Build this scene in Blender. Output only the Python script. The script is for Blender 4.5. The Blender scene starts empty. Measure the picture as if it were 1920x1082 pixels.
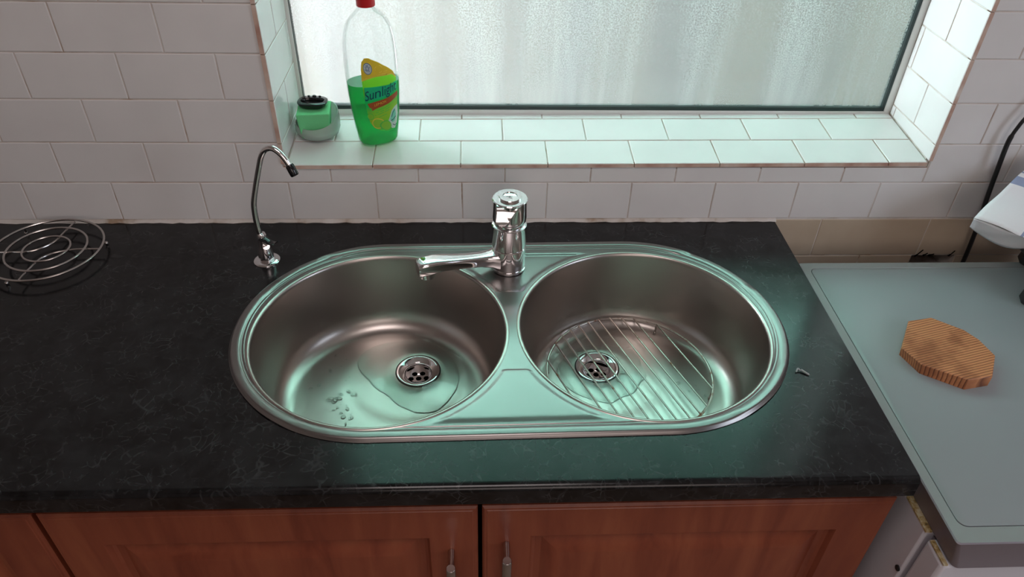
import bpy, bmesh, math, random
from mathutils import Vector, Matrix, Euler
from mathutils.geometry import delaunay_2d_cdt
random.seed(7)
PI = math.pi
sin, cos, rad = math.sin, math.cos, math.radians
SC = bpy.context.scene
COL = SC.collection

# ------------------------------------------------------------------ camera, sky, lights, exposure
cd = bpy.data.cameras.new('camera'); cam = bpy.data.objects.new('camera', cd); COL.objects.link(cam)
cam.location = (0.1827, -1.1629, 1.6648)
cam.rotation_euler = Euler((0.8993, -0.0228, -0.0390), 'XYZ')
cd.sensor_width = 36.0; cd.lens = 36.0 * 1397.4 / 1920.0; cd.clip_start = 0.01; cd.clip_end = 60
SC.camera = cam

SC.view_settings.view_transform = 'Standard'; SC.view_settings.look = 'None'
SC.view_settings.gamma = 1.0; SC.view_settings.use_curve_mapping = False
SC.view_settings.exposure = 0.0

w = bpy.data.worlds.new('sky'); SC.world = w; w.use_nodes = True
bg = w.node_tree.nodes['Background']
bg.inputs['Color'].default_value = (0.86, 0.94, 1.0, 1); bg.inputs['Strength'].default_value = 13.0

def area(name, loc, target, sx, sy, power, color):
    ld = bpy.data.lights.new(name, 'AREA'); ld.shape = 'RECTANGLE'; ld.size = sx; ld.size_y = sy
    ld.energy = power; ld.color = color
    o = bpy.data.objects.new(name, ld); COL.objects.link(o); o.location = loc
    o.rotation_euler = (Vector(target) - Vector(loc)).to_track_quat('-Z', 'Y').to_euler()
    return o
# unseen fill lamp added behind the camera, and window daylight from the right
area('room_fill_light', (0.55, -2.95, 1.75), (0.4, 0, 1.1), 1.5, 1.1, 10.5, (1.0, 0.85, 0.80))
area('overhead_fill', (0.15, -1.25, 2.50), (0.15, -1.25, 0), 0.7, 0.7, 7.5, (1.0, 0.87, 0.85))  # added overhead fill to brighten the door bevels and sink lip
area('side_window_light', (2.35, -1.35, 1.6), (0.6, -0.6, 1.0), 0.9, 1.0, 13.0, (0.74, 0.85, 1.0))

# open sky at the left and right ends of the passage outside the window
area('passage_daylight', (-1.15, 0.66, 1.45), (0.9, 0.45, 1.2), 0.8, 1.5, 54.0, (0.90, 0.93, 1.0))
area('passage_daylight_far', (2.45, 0.62, 1.3), (1.6, 1.2, 0.8), 0.5, 0.9, 5.0, (1.0, 0.94, 0.97))

# ------------------------------------------------------------------ material helpers
def nt(name):
    m = bpy.data.materials.new(name); m.use_nodes = True
    t = m.node_tree; b = t.nodes['Principled BSDF']
    return m, t, b
def N(t, typ, **kw):
    n = t.nodes.new(typ)
    for k, v in kw.items():
        if k in n.inputs: n.inputs[k].default_value = v
        else: setattr(n, k, v)
    return n
def L(t, a, b): t.links.new(a, b)
def ramp(t, fac, stops):
    r = t.nodes.new('ShaderNodeValToRGB'); L(t, fac, r.inputs[0])
    e = r.color_ramp.elements
    e[0].position, e[0].color = stops[0][0], (*stops[0][1], 1)
    e[1].position, e[1].color = stops[-1][0], (*stops[-1][1], 1)
    for p, c in stops[1:-1]:
        x = e.new(p); x.color = (*c, 1)
    return r.outputs[0]
def coords(t, scale=(1, 1, 1), rot=(0, 0, 0)):
    tc = t.nodes.new('ShaderNodeTexCoord'); mp = t.nodes.new('ShaderNodeMapping')
    mp.inputs['Scale'].default_value = scale; mp.inputs['Rotation'].default_value = rot
    L(t, tc.outputs['Object'], mp.inputs[0]); return mp.outputs[0]
def noise(t, vec, scale, detail=4, rough=0.5, dist=0.0):
    n = N(t, 'ShaderNodeTexNoise'); n.inputs['Scale'].default_value = scale; n.inputs['Detail'].default_value = detail
    n.inputs['Roughness'].default_value = rough; n.inputs['Distortion'].default_value = dist
    L(t, vec, n.inputs['Vector']); return n.outputs['Fac']
def bump(t, b, h, strength, dist):
    n = N(t, 'ShaderNodeBump'); n.inputs['Strength'].default_value = strength; n.inputs['Distance'].default_value = dist
    L(t, h, n.inputs['Height']); L(t, n.outputs[0], b.inputs['Normal']); return n
def simple(name, col, rough=0.5, metal=0.0, spec=0.5, coat=0.0):
    m, t, b = nt(name)
    b.inputs['Base Color'].default_value = (*col, 1); b.inputs['Roughness'].default_value = rough
    b.inputs['Metallic'].default_value = metal; b.inputs['Specular IOR Level'].default_value = spec
    b.inputs['Coat Weight'].default_value = coat
    v = coords(t); n = noise(t, v, 60, 3)
    mr = N(t, 'ShaderNodeMapRange'); mr.inputs['To Min'].default_value = max(0, rough - 0.04); mr.inputs['To Max'].default_value = rough + 0.04
    L(t, n, mr.inputs['Value']); L(t, mr.outputs[0], b.inputs['Roughness'])
    return m

def mk_tile(name, c1, c2, rough=0.13):
    m, t, b = nt(name); v = coords(t)
    L(t, ramp(t, noise(t, v, 9, 3), [(0.3, c1), (0.7, c2)]), b.inputs['Base Color'])
    b.inputs['Roughness'].default_value = rough
    bump(t, b, noise(t, v, 30, 2), 0.15, 0.002)
    return m
M = {}
M['tile'] = mk_tile('glazed_tile', (0.715, 0.705, 0.70), (0.765, 0.757, 0.75))
M['old_tile'] = mk_tile('old_painted_tile', (0.46, 0.37, 0.27), (0.56, 0.47, 0.36), 0.45)
m, t, b = nt('grout'); v = coords(t)
L(t, ramp(t, noise(t, v, 14, 4, 0.6), [(0.33, (0.36, 0.26, 0.18)), (0.44, (0.58, 0.53, 0.48)), (0.6, (0.68, 0.65, 0.62))]), b.inputs['Base Color'])
b.inputs['Roughness'].default_value = 0.9; M['grout'] = m
m, t, b = nt('bisque'); v = coords(t)
L(t, ramp(t, noise(t, v, 22, 3), [(0.3, (0.42, 0.24, 0.19)), (0.5, (0.58, 0.42, 0.34)), (0.7, (0.68, 0.60, 0.53))]), b.inputs['Base Color'])
b.inputs['Roughness'].default_value = 0.85; M['bisque'] = m

m, t, b = nt('black_laminate'); v = coords(t)
vd = N(t, 'ShaderNodeTexNoise'); vd.inputs['Scale'].default_value = 14; L(t, v, vd.inputs['Vector'])
vm = N(t, 'ShaderNodeVectorMath', operation='MULTIPLY_ADD'); vm.inputs[1].default_value = (0.06, 0.06, 0.06)
L(t, vd.outputs['Color'], vm.inputs[0]); L(t, v, vm.inputs[2])
vo = N(t, 'ShaderNodeTexVoronoi', feature='DISTANCE_TO_EDGE'); vo.inputs['Scale'].default_value = 75; L(t, vm.outputs[0], vo.inputs['Vector'])
veins = ramp(t, vo.outputs['Distance'], [(0.0, (1, 1, 1)), (0.11, (0, 0, 0))])
ms = ramp(t, noise(t, v, 35, 5, 0.7), [(0.46, (0, 0, 0)), (0.66, (1, 1, 1))])
mu = N(t, 'ShaderNodeMix', data_type='RGBA', blend_type='MULTIPLY'); mu.inputs[0].default_value = 1
L(t, veins, mu.inputs[6]); L(t, ms, mu.inputs[7])
base = ramp(t, noise(t, v, 26, 6, 0.65), [(0.40, (0.0016, 0.0016, 0.0019)), (0.66, (0.0125, 0.013, 0.0145))])
ad = N(t, 'ShaderNodeMix', data_type='RGBA', blend_type='MIX'); L(t, mu.outputs[2], ad.inputs[0]); L(t, base, ad.inputs[6]); ad.inputs[7].default_value = (0.034, 0.035, 0.037, 1)
L(t, ad.outputs[2], b.inputs['Base Color']); b.inputs['Specular IOR Level'].default_value = 0.40
mr = N(t, 'ShaderNodeMapRange'); mr.inputs['To Min'].default_value = 0.13; mr.inputs['To Max'].default_value = 0.22
L(t, noise(t, v, 8, 4), mr.inputs['Value']); L(t, mr.outputs[0], b.inputs['Roughness'])
M['laminate'] = m

def steel(name, col, r0, r1, stretch=(1, 1, 1), bs=0.05):
    m, t, b = nt(name); v = coords(t, stretch)
    b.inputs['Metallic'].default_value = 1; b.inputs['Base Color'].default_value = (*col, 1)
    mr = N(t, 'ShaderNodeMapRange'); mr.inputs['To Min'].default_value = r0; mr.inputs['To Max'].default_value = r1
    n = noise(t, v, 12, 5, 0.6); L(t, n, mr.inputs['Value']); L(t, mr.outputs[0], b.inputs['Roughness'])
    if bs: bump(t, b, noise(t, coords(t, (1, 40, 1)), 30, 3), bs, 0.0006)
    return m
M['steel'] = steel('brushed_steel', (0.27, 0.255, 0.25), 0.25, 0.34)
M['bowl_steel'] = steel('satin_steel', (0.46, 0.425, 0.40), 0.26, 0.36)
M['chrome'] = simple('chrome', (0.80, 0.79, 0.80), 0.05, 1.0)
M['wire'] = steel('wire_steel', (0.55, 0.52, 0.50), 0.15, 0.3, bs=0)
m, t, b = nt('rusty_wire'); v = coords(t)
L(t, ramp(t, noise(t, v, 45, 4, 0.7), [(0.55, (0.50, 0.46, 0.42)), (0.68, (0.22, 0.09, 0.04))]), b.inputs['Base Color'])
L(t, ramp(t, noise(t, v, 45, 4, 0.7), [(0.55, (1, 1, 1)), (0.68, (0.2, 0.2, 0.2))]), b.inputs['Metallic'])
b.inputs['Roughness'].default_value = 0.32; M['rack_wire'] = m
M['black'] = simple('black_plastic', (0.012, 0.013, 0.014), 0.35)
M['gloss_black'] = simple('gloss_black', (0.008, 0.008, 0.009), 0.12)
M['rubber'] = simple('rubber', (0.01, 0.01, 0.01), 0.7)
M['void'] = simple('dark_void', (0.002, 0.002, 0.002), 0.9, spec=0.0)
M['frame'] = simple('painted_frame', (0.72, 0.74, 0.72), 0.4)
M['gasket'] = simple('window_gasket', (0.008, 0.022, 0.022), 0.3)
M['paint'] = simple('wall_paint', (0.62, 0.56, 0.52), 0.8)
M['floor'] = simple('floor_vinyl', (0.28, 0.20, 0.15), 0.5)
M['sponge'] = simple('green_sponge', (0.15, 0.56, 0.24), 0.95)
tt = M['sponge'].node_tree; bb = tt.nodes['Principled BSDF']; vv = coords(tt)
bump(tt, bb, noise(tt, vv, 600, 2), 0.6, 0.001)
M['cap_red'] = simple('red_cap', (0.52, 0.012, 0.018), 0.35)
M['enamel'] = simple('white_enamel', (0.66, 0.66, 0.72), 0.3)
M['stained'] = None
m, t, b = nt('stained_edge'); v = coords(t)
L(t, ramp(t, noise(t, v, 70, 4, 0.7), [(0.35, (0.03, 0.02, 0.015)), (0.45, (0.42, 0.28, 0.10)), (0.6, (0.62, 0.54, 0.38))]), b.inputs['Base Color'])
b.inputs['Roughness'].default_value = 0.7; M['stained'] = m
M['grey_top'] = simple('grey_laminate', (0.27, 0.295, 0.305), 0.33)
M['grey_rim'] = simple('grey_rim', (0.27, 0.29, 0.285), 0.35)
M['grey_side'] = simple('grey_edge', (0.22, 0.20, 0.23), 0.4)

m, t, b = nt('cherry_wood'); v = coords(t, (1, 1, 0.12))
n1 = noise(t, v, 28, 5, 0.6, 0.6)
L(t, ramp(t, n1, [(0.3, (0.17, 0.036, 0.018)), (0.5, (0.235, 0.058, 0.028)), (0.72, (0.29, 0.082, 0.038))]), b.inputs['Base Color'])
b.inputs['Roughness'].default_value = 0.36; M['cherry'] = m

m, t, b = nt('board_pine')
v = coords(t, (1, 1, 1), (0, 0, rad(-15.6)))
wv = N(t, 'ShaderNodeTexWave', bands_direction='Y', wave_profile='SAW'); wv.inputs['Scale'].default_value = 108; wv.inputs['Distortion'].default_value = 3.0
wv.inputs['Detail'].default_value = 1.5; wv.inputs['Detail Scale'].default_value = 0.28
mp2 = coords(t, (0.22, 1, 0.35), (0, 0, rad(-51.8))); L(t, mp2, wv.inputs['Vector'])
col = ramp(t, wv.outputs['Fac'], [(0.0, (0.62, 0.27, 0.115)), (0.6, (0.52, 0.21, 0.085)), (0.86, (0.15, 0.045, 0.018)), (1.0, (0.46, 0.19, 0.08))])
st = ramp(t, noise(t, v, 22, 4), [(0.38, (0.55, 0.45, 0.4)), (0.55, (1, 1, 1))])
mx = N(t, 'ShaderNodeMix', data_type='RGBA', blend_type='MULTIPLY'); mx.inputs[0].default_value = 0.8; L(t, col, mx.inputs[6]); L(t, st, mx.inputs[7])
L(t, mx.outputs[2], b.inputs['Base Color']); b.inputs['Roughness'].default_value = 0.55
bump(t, b, wv.outputs['Fac'], 0.35, 0.001); M['board'] = m

m, t, b = nt('checked_cloth'); v = coords(t)
uvn = N(t, 'ShaderNodeUVMap'); uvn.uv_map = 'UVMap'; sx = N(t, 'ShaderNodeSeparateXYZ'); L(t, uvn.outputs[0], sx.inputs[0])
def stripe(src, pts):
    r = ramp(t, src, pts); t.nodes[-1].color_ramp.interpolation = 'CONSTANT'; return r
K, Wt = (0, 0, 0), (1, 1, 1)
s1 = stripe(sx.outputs['X'], [(0.0, K), (0.325, Wt), (0.345, K), (0.385, Wt), (0.405, K), (0.62, Wt), (0.70, K)])
s2 = stripe(sx.outputs['Y'], [(0.0, K), (0.50, Wt), (0.60, K), (0.66, Wt), (0.68, K)])
mxm = N(t, 'ShaderNodeMix', data_type='RGBA', blend_type='LIGHTEN'); mxm.inputs[0].default_value = 1; L(t, s1, mxm.inputs[6]); L(t, s2, mxm.inputs[7])
mc = N(t, 'ShaderNodeMix', data_type='RGBA'); L(t, mxm.outputs[2], mc.inputs[0]); mc.inputs[6].default_value = (0.76, 0.77, 0.80, 1); mc.inputs[7].default_value = (0.27, 0.33, 0.48, 1)
L(t, mc.outputs[2], b.inputs['Base Color']); b.inputs['Roughness'].default_value = 0.9
bump(t, b, noise(t, v, 500, 2), 0.3, 0.0006); M['cloth'] = m

def glassy(name, tint, trans=0.8, transl=0.1, rough=0.03, tcol=None, fres=1.45, cap=1.0):
    """clear or tinted thin plastic / glass: see-through + scattered + mirror-like skin"""
    m = bpy.data.materials.new(name); m.use_nodes = True; t = m.node_tree; t.nodes.clear()
    out = t.nodes.new('ShaderNodeOutputMaterial')
    a = N(t, 'ShaderNodeBsdfTransparent'); a.inputs['Color'].default_value = (*tint, 1)
    c = N(t, 'ShaderNodeBsdfTranslucent'); c.inputs['Color'].default_value = (*(tcol or tint), 1)
    d = N(t, 'ShaderNodeBsdfDiffuse'); d.inputs['Color'].default_value = (*(tcol or tint), 1)
    g = N(t, 'ShaderNodeBsdfGlossy'); g.inputs['Roughness'].default_value = rough
    m0 = N(t, 'ShaderNodeMixShader'); m0.inputs[0].default_value = 0.4; L(t, c.outputs[0], m0.inputs[1]); L(t, d.outputs[0], m0.inputs[2])
    m1 = N(t, 'ShaderNodeMixShader'); m1.inputs[0].default_value = 1 - trans; L(t, a.outputs[0], m1.inputs[1]); L(t, m0.outputs[0], m1.inputs[2])
    f = N(t, 'ShaderNodeFresnel'); f.inputs['IOR'].default_value = fres
    fm = N(t, 'ShaderNodeMath', operation='MULTIPLY'); fm.inputs[1].default_value = cap; L(t, f.outputs[0], fm.inputs[0]); m2 = N(t, 'ShaderNodeMixShader'); L(t, fm.outputs[0], m2.inputs[0]); L(t, m1.outputs[0], m2.inputs[1]); L(t, g.outputs[0], m2.inputs[2])
    L(t, m2.outputs[0], out.inputs[0]); return m, t, m1
M['clear'], _, _ = glassy('clear_plastic', (0.985, 0.99, 0.99), 0.93, 0.1, fres=1.3, cap=0.35)
M['liquid'], _, _ = glassy('green_liquid', (0.03, 0.72, 0.27), 0.55, tcol=(0.0, 0.50, 0.15), cap=0.5)
M['liquid_top'], _, _ = glassy('liquid_surface', (0.30, 0.62, 0.50), 0.5, tcol=(0.2, 0.5, 0.42))
M['milky'], _, _ = glassy('milky_plastic', (0.85, 0.93, 0.88), 0.25, tcol=(0.80, 0.90, 0.84), rough=0.15)
M['water'], _, _ = glassy('water', (0.93, 0.95, 0.94), 0.96, rough=0.02, fres=1.33)
# condensation-covered pane: scattering varies with fine droplets and old run marks
M['pane'], t, mixn = glassy('misted_glass', (0.92, 0.95, 0.94), 0.7, tcol=(0.93, 0.96, 0.96), rough=0.08)
v = coords(t); sp = N(t, 'ShaderNodeSeparateXYZ'); L(t, v, sp.inputs[0])
dr = noise(t, v, 380, 3, 0.75); runs = noise(t, coords(t, (7, 1, 0.6)), 1.6, 4, 0.6)
hgt = N(t, 'ShaderNodeMapRange'); hgt.inputs['From Min'].default_value = 1.06; hgt.inputs['From Max'].default_value = 1.26
hgt.inputs['To Min'].default_value = 0.02; hgt.inputs['To Max'].default_value = 0.40; L(t, sp.outputs['Z'], hgt.inputs['Value'])
drc = ramp(t, dr, [(0.36, (0, 0, 0)), (0.64, (1, 1, 1))])
rc = ramp(t, runs, [(0.4, (0, 0, 0)), (0.65, (1, 1, 1))])
a1 = N(t, 'ShaderNodeMath', operation='SUBTRACT'); L(t, drc, a1.inputs[0]); a1.inputs[1].default_value = 0.5
a2 = N(t, 'ShaderNodeMath', operation='MULTIPLY'); L(t, a1.outputs[0], a2.inputs[0]); L(t, hgt.outputs[0], a2.inputs[1])
a3 = N(t, 'ShaderNodeMath', operation='MULTIPLY_ADD'); L(t, rc, a3.inputs[0]); a3.inputs[1].default_value = 0.16; a3.inputs[2].default_value = 0.20
a4 = N(t, 'ShaderNodeMath', operation='ADD', use_clamp=True); L(t, a2.outputs[0], a4.inputs[0]); L(t, a3.outputs[0], a4.inputs[1])
L(t, a4.outputs[0], mixn.inputs[0])
# translucent green roof sheet outside
m = bpy.data.materials.new('green_roofing'); m.use_nodes = True; t = m.node_tree; t.nodes.clear()
o_ = t.nodes.new('ShaderNodeOutputMaterial'); c_ = N(t, 'ShaderNodeBsdfTranslucent'); c_.inputs['Color'].default_value = (0.40, 0.80, 0.65, 1)
L(t, c_.outputs[0], o_.inputs[0]); M['roofing'] = m
m, t, b = nt('outside_render'); v = coords(t)
L(t, ramp(t, noise(t, coords(t, (4, 1, 0.4)), 1.4, 4, 0.5), [(0.35, (0.225, 0.205, 0.21)), (0.6, (0.275, 0.245, 0.225))]), b.inputs['Base Color'])
b.inputs['Roughness'].default_value = 0.9; M['render'] = m

# ------------------------------------------------------------------ mesh helpers
class MB:
    def __init__(s): s.v = []; s.f = []; s.mi = []
    def add(s, vs, fs, mi=0):
        n = len(s.v); s.v += [tuple(p) for p in vs]
        for f in fs: s.f.append([n + i for i in f]); s.mi.append(mi)
    def box(s, c, d, mi=0, rot=None):
        vs = []
        for z in (-1, 1):
            for x, y in ((-1, -1), (1, -1), (1, 1), (-1, 1)):
                p = Vector((x * d[0] / 2, y * d[1] / 2, z * d[2] / 2))
                if rot: p = rot @ p
                vs.append(p + Vector(c))
        s.add(vs, [(3, 2, 1, 0), (4, 5, 6, 7), (0, 1, 5, 4), (1, 2, 6, 5), (2, 3, 7, 6), (3, 0, 4, 7)], mi)
    def loops(s, lps, closed=True, cap0=False, cap1=False, mi=0):
        n = len(lps[0]); k = len(s.v)
        for l in lps: s.v += [tuple(p) for p in l]
        for i in range(len(lps) - 1):
            for j in range(n if closed else n - 1):
                a = k + i * n + j; b = k + i * n + (j + 1) % n
                s.f.append([a, b, b + n, a + n]); s.mi.append(mi)
        if cap0: s.f.append([k + j for j in range(n)][::-1]); s.mi.append(mi)
        if cap1: s.f.append([k + (len(lps) - 1) * n + j for j in range(n)]); s.mi.append(mi)
    def lathe(s, prof, c=(0, 0, 0), seg=48, cap0=False, cap1=False, mi=0, sx=1, sy=1):
        s.loops([[(c[0] + r * sx * cos(2 * PI * j / seg), c[1] + r * sy * sin(2 * PI * j / seg), c[2] + z) for j in range(seg)] for r, z in prof], True, cap0, cap1, mi)
    def tube(s, path, r, seg=12, closed=False, caps=True, mi=0):
        P = [Vector(p) for p in path]; n = len(P); lps = []
        rs = r if isinstance(r, (list, tuple)) else [r] * n
        tan = lambda i: ((P[(i + 1) % n] - P[(i - 1) % n]) if closed else (P[min(i + 1, n - 1)] - P[max(i - 1, 0)])).normalized()
        t0 = tan(0); up = Vector((0, 0, 1)) if abs(t0.z) < 0.9 else Vector((0, 1, 0))
        nrm = (up - t0 * up.dot(t0)).normalized()
        for i in range(n):
            tt = tan(i); nrm = (nrm - tt * nrm.dot(tt)).normalized(); bn = tt.cross(nrm)
            lps.append([P[i] + (nrm * cos(2 * PI * j / seg) + bn * sin(2 * PI * j / seg)) * rs[i] for j in range(seg)])
        if closed: lps.append(lps[0])
        s.loops(lps, True, caps and not closed, caps and not closed, mi)
    def sphere(s, c, r, sx=1, sy=1, sz=1, seg=16, mi=0):
        s.lathe([(r * max(0.001, sin(a)), -r * sz * cos(a)) for a in [PI * i / 10 for i in range(11)]], c, seg, True, True, mi, sx, sy)
    def prism(s, poly, z0, z1, mi=0, bev=0.0, top=None):
        top = top or poly; n = len(poly)
        lps = [[(x, y, z0) for x, y in poly]]
        if bev:
            lps.append([(x, y, z1 - bev) for x, y in top]); top = inset(top, bev)
        lps.append([(x, y, z1) for x, y in top])
        s.loops(lps, True, True, True, mi)
    def build(s, name, mats, parent=None, smooth=False, angle=35, recalc=True, loc=None):
        me = bpy.data.meshes.new(name); me.from_pydata(s.v, [], s.f)
        mats = mats if isinstance(mats, (list, tuple)) else [mats]
        for mm in mats: me.materials.append(mm)
        if len(mats) > 1:
            me.polygons.foreach_set('material_index', s.mi)
        if recalc:
            bm = bmesh.new(); bm.from_mesh(me); bmesh.ops.remove_doubles(bm, verts=bm.verts, dist=1e-6)
            bmesh.ops.recalc_face_normals(bm, faces=bm.faces); bm.to_mesh(me); bm.free()
        if smooth:
            me.polygons.foreach_set('use_smooth', [True] * len(me.polygons)); me.set_sharp_from_angle(angle=rad(angle))
        o = bpy.data.objects.new(name, me); COL.objects.link(o)
        if parent: o.parent = parent
        if loc: o.location = loc
        return o
def inset(poly, d):
    """inward miter offset of a CCW polygon"""
    n = len(poly); out = []
    for i in range(n):
        a, b, c = Vector(poly[i - 1]), Vector(poly[i]), Vector(poly[(i + 1) % n])
        e1 = (b - a).normalized(); e2 = (c - b).normalized()
        n1 = Vector((-e1.y, e1.x)); n2 = Vector((-e2.y, e2.x)); k = 1 + n1.dot(n2)
        p = b + (n1 + n2) * (d / max(k, 0.2)); out.append((p.x, p.y))
    return out
def empty(name, loc, label, cat, group=None, rz=0):
    o = bpy.data.objects.new(name, None); COL.objects.link(o); o.location = loc; o.rotation_euler = (0, 0, rz); o.empty_display_size = 0.05
    return tag(o, label, cat, group)
def tag(o, label, cat, group=None, kind=None):
    o['label'] = label; o['category'] = cat
    if group: o['group'] = group
    if kind: o['kind'] = kind
    return o
def struct(o, label=None, cat=None):
    o['kind'] = 'structure'
    if label: o['label'] = label
    if cat: o['category'] = cat
    return o
def circle(cx, cy, r, n, a0=0): return [(cx + r * cos(a0 + 2 * PI * i / n), cy + r * sin(a0 + 2 * PI * i / n)) for i in range(n)]
def bevel_mod(o, wd, seg=3):
    md = o.modifiers.new('bevel', 'BEVEL'); md.width = wd; md.segments = seg; md.limit_method = 'ANGLE'; md.angle_limit = rad(35)
    o.data.polygons.foreach_set('use_smooth', [True] * len(o.data.polygons)); o.data.set_sharp_from_angle(angle=rad(50)); return o
def catmull(pts, n=8, closed=False):
    P = [Vector(p) for p in pts]; out = []; m_ = len(P)
    for i in range(m_ if closed else m_ - 1):
        p0 = P[(i - 1) % m_] if closed or i > 0 else P[0] * 2 - P[1]
        p1, p2 = P[i], P[(i + 1) % m_]
        p3 = P[(i + 2) % m_] if closed or i + 2 < m_ else P[-1] * 2 - P[-2]
        for k in range(n):
            u = k / n
            out.append(0.5 * ((2 * p1) + (p2 - p0) * u + (2 * p0 - 5 * p1 + 4 * p2 - p3) * u * u + (3 * p1 - p0 - 3 * p2 + p3) * u ** 3))
    if not closed: out.append(P[-1])
    return out

# ------------------------------------------------------------------ the room and its tiled wall
TW, TH, Z0 = 0.1535, 0.07756, 0.9045      # tile pitch across, up, and the height of the lowest white joint
WX0, WX1 = -0.150, 0.991                  # window opening
SZ = lambda x, y: 1.0195 + 0.0065 * (x + 0.15) + 0.076 * y     # the sloping sill surface
RT = 0.0065                               # thickness of the reveal tiles
WTOP = Z0 + 15 * TH
XL, XR, YB, ZC = -1.75, 2.45, -3.05, 2.55

def tile(mb, poly, P, th=0.006, bev=0.0013, side=0, jit=0.0003):
    """glazed tile with softened edges; P maps (u, v, height) to the wall"""
    poly = inset(poly, 0.0009)
    p2 = inset(poly, bev); j = [random.uniform(-jit, jit) for _ in range(3)]
    cu = sum(p[0] for p in poly) / len(poly); cv = sum(p[1] for p in poly) / len(poly)
    h = lambda u, v_: j[0] + j[1] * (u - cu) / TW * 1.5 + j[2] * (v_ - cv) / TH * 1.2
    l0 = [P(u, v_, -0.002) for u, v_ in poly]; l1 = [P(u, v_, th - bev * 0.7 + h(u, v_)) for u, v_ in poly]; l2 = [P(u, v_, th + h(u, v_)) for u, v_ in p2]
    mb.loops([l0, l1], mi=side); mb.loops([l1, l2], cap1=True, mi=0)

def clip_tiles(u0, u1, v0, v1, hole):
    """the part of a tile outside the opening hole=(a0,a1,b0,b1), as polygons"""
    a0, a1, b0, b1 = hole
    if u1 <= a0 or u0 >= a1 or v1 <= b0 or v0 >= b1: return [[(u0, v0), (u1, v0), (u1, v1), (u0, v1)]]
    L_, R_, B_ = u0 < a0, u1 > a1, v0 < b0
    if R_ and u1 - a1 < 0.004: R_ = False; u1 = a1
    if L_ and B_: return [[(u0, v0), (u1, v0), (u1, b0), (a0, b0), (a0, v1), (u0, v1)]]
    if R_ and B_: return [[(u0, v0), (u1, v0), (u1, v1), (a1, v1), (a1, b0), (u0, b0)]]
    if L_: return [[(u0, v0), (a0, v0), (a0, v1), (u0, v1)]]
    if R_: return [[(a1, v0), (u1, v0), (u1, v1), (a1, v1)]]
    if B_: return [[(u0, v0), (u1, v0), (u1, b0), (u0, b0)]]
    return []
hole = (WX0 - RT, WX1 + RT, 1.0135, WTOP)
TF = 0.006
mb = MB()
# backing wall in pieces round the opening and round the broken hole behind the appliance
HX0, HX1, HZ0, HZ1 = 1.040, 1.128, 0.772, 0.8165
def wb(x0, x1, z0, z1, mi=1):
    mb.box(((x0 + x1) / 2, 0.0936, (z0 + z1) / 2), (x1 - x0, 0.1842, z1 - z0), mi)
wb(XL, WX0 - 0.006, Z0 - TH * 2, ZC); wb(WX1 + 0.006, XR, Z0, ZC); wb(WX0 - 0.006, WX1 + 0.006, Z0 - TH * 2, 1.010); wb(WX0 - 0.006, WX1 + 0.006, WTOP, ZC)
wb(WX1 + 0.006, HX0, Z0 - TH * 2, Z0); wb(HX1, XR, Z0 - TH * 2, Z0); wb(HX0, HX1, HZ1, Z0); wb(HX0, HX1, Z0 - TH * 2, HZ0)
wb(XL, XR, 0, Z0 - TH * 2)
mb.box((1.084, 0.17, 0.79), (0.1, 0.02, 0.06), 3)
for cx_, cz_, ln, an in ((1.052, 0.822, 0.020, 35), (1.066, 0.819, 0.010, 50), (1.078, 0.818, 0.012, 70), (1.119, 0.821, 0.016, 32)):
    mb.box((cx_, 0.0055, cz_), (0.0022, 0.0115, ln), 3, Matrix.Rotation(rad(an), 3, 'Y'))
PW = lambda u, v_, h: (u, 0.006 - h, v_)
for j in range(0, 22):
    off = 0.5 if j % 2 else 0.0
    for i in range(-13, 17):
        u0 = (i + off) * TW; v0 = Z0 + j * TH
        if u0 > XR - 0.02 or u0 + TW < XL: continue
        for poly in clip_tiles(u0, min(u0 + TW, XR), v0, min(v0 + TH, ZC), hole): tile(mb, poly, PW, TF, side=2)
# older painted tiles below the white ones, seen past the end of the worktop
tmpm = MB()
for j in range(-5, 0):
    v1 = Z0 - 0.002 + (j + 1) * 0.085; v0 = v1 - 0.085
    for i in range(-1, 9):
        u0 = 0.834 + 0.2129 * i + (0.1 if j % 2 == 0 else 0)
        if u0 > XR - 0.05: continue
        u1 = min(u0 + 0.2129, XR)
        if j == -2:      # the broken row: leave the hole free
            for a, b_ in ((u0, min(u1, HX0)), (max(u0, HX1), u1)):
                if b_ - a > 0.01: tile(tmpm, [(a, v0), (b_, v0), (b_, v1), (a, v1)], PW, 0.0057, side=0)
        else: tile(tmpm, [(u0, v0), (u1, v0), (u1, v1), (u0, v1)], PW, 0.0057, side=0)
n0 = len(mb.v); mb.v += tmpm.v; mb.f += [[i + n0 for i in f] for f in tmpm.f]; mb.mi += [4] * len(tmpm.f)
wall = struct(mb.build('wall_back', [M['tile'], M['grout'], M['bisque'], M['void'], M['old_tile']], smooth=True, angle=20))

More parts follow.
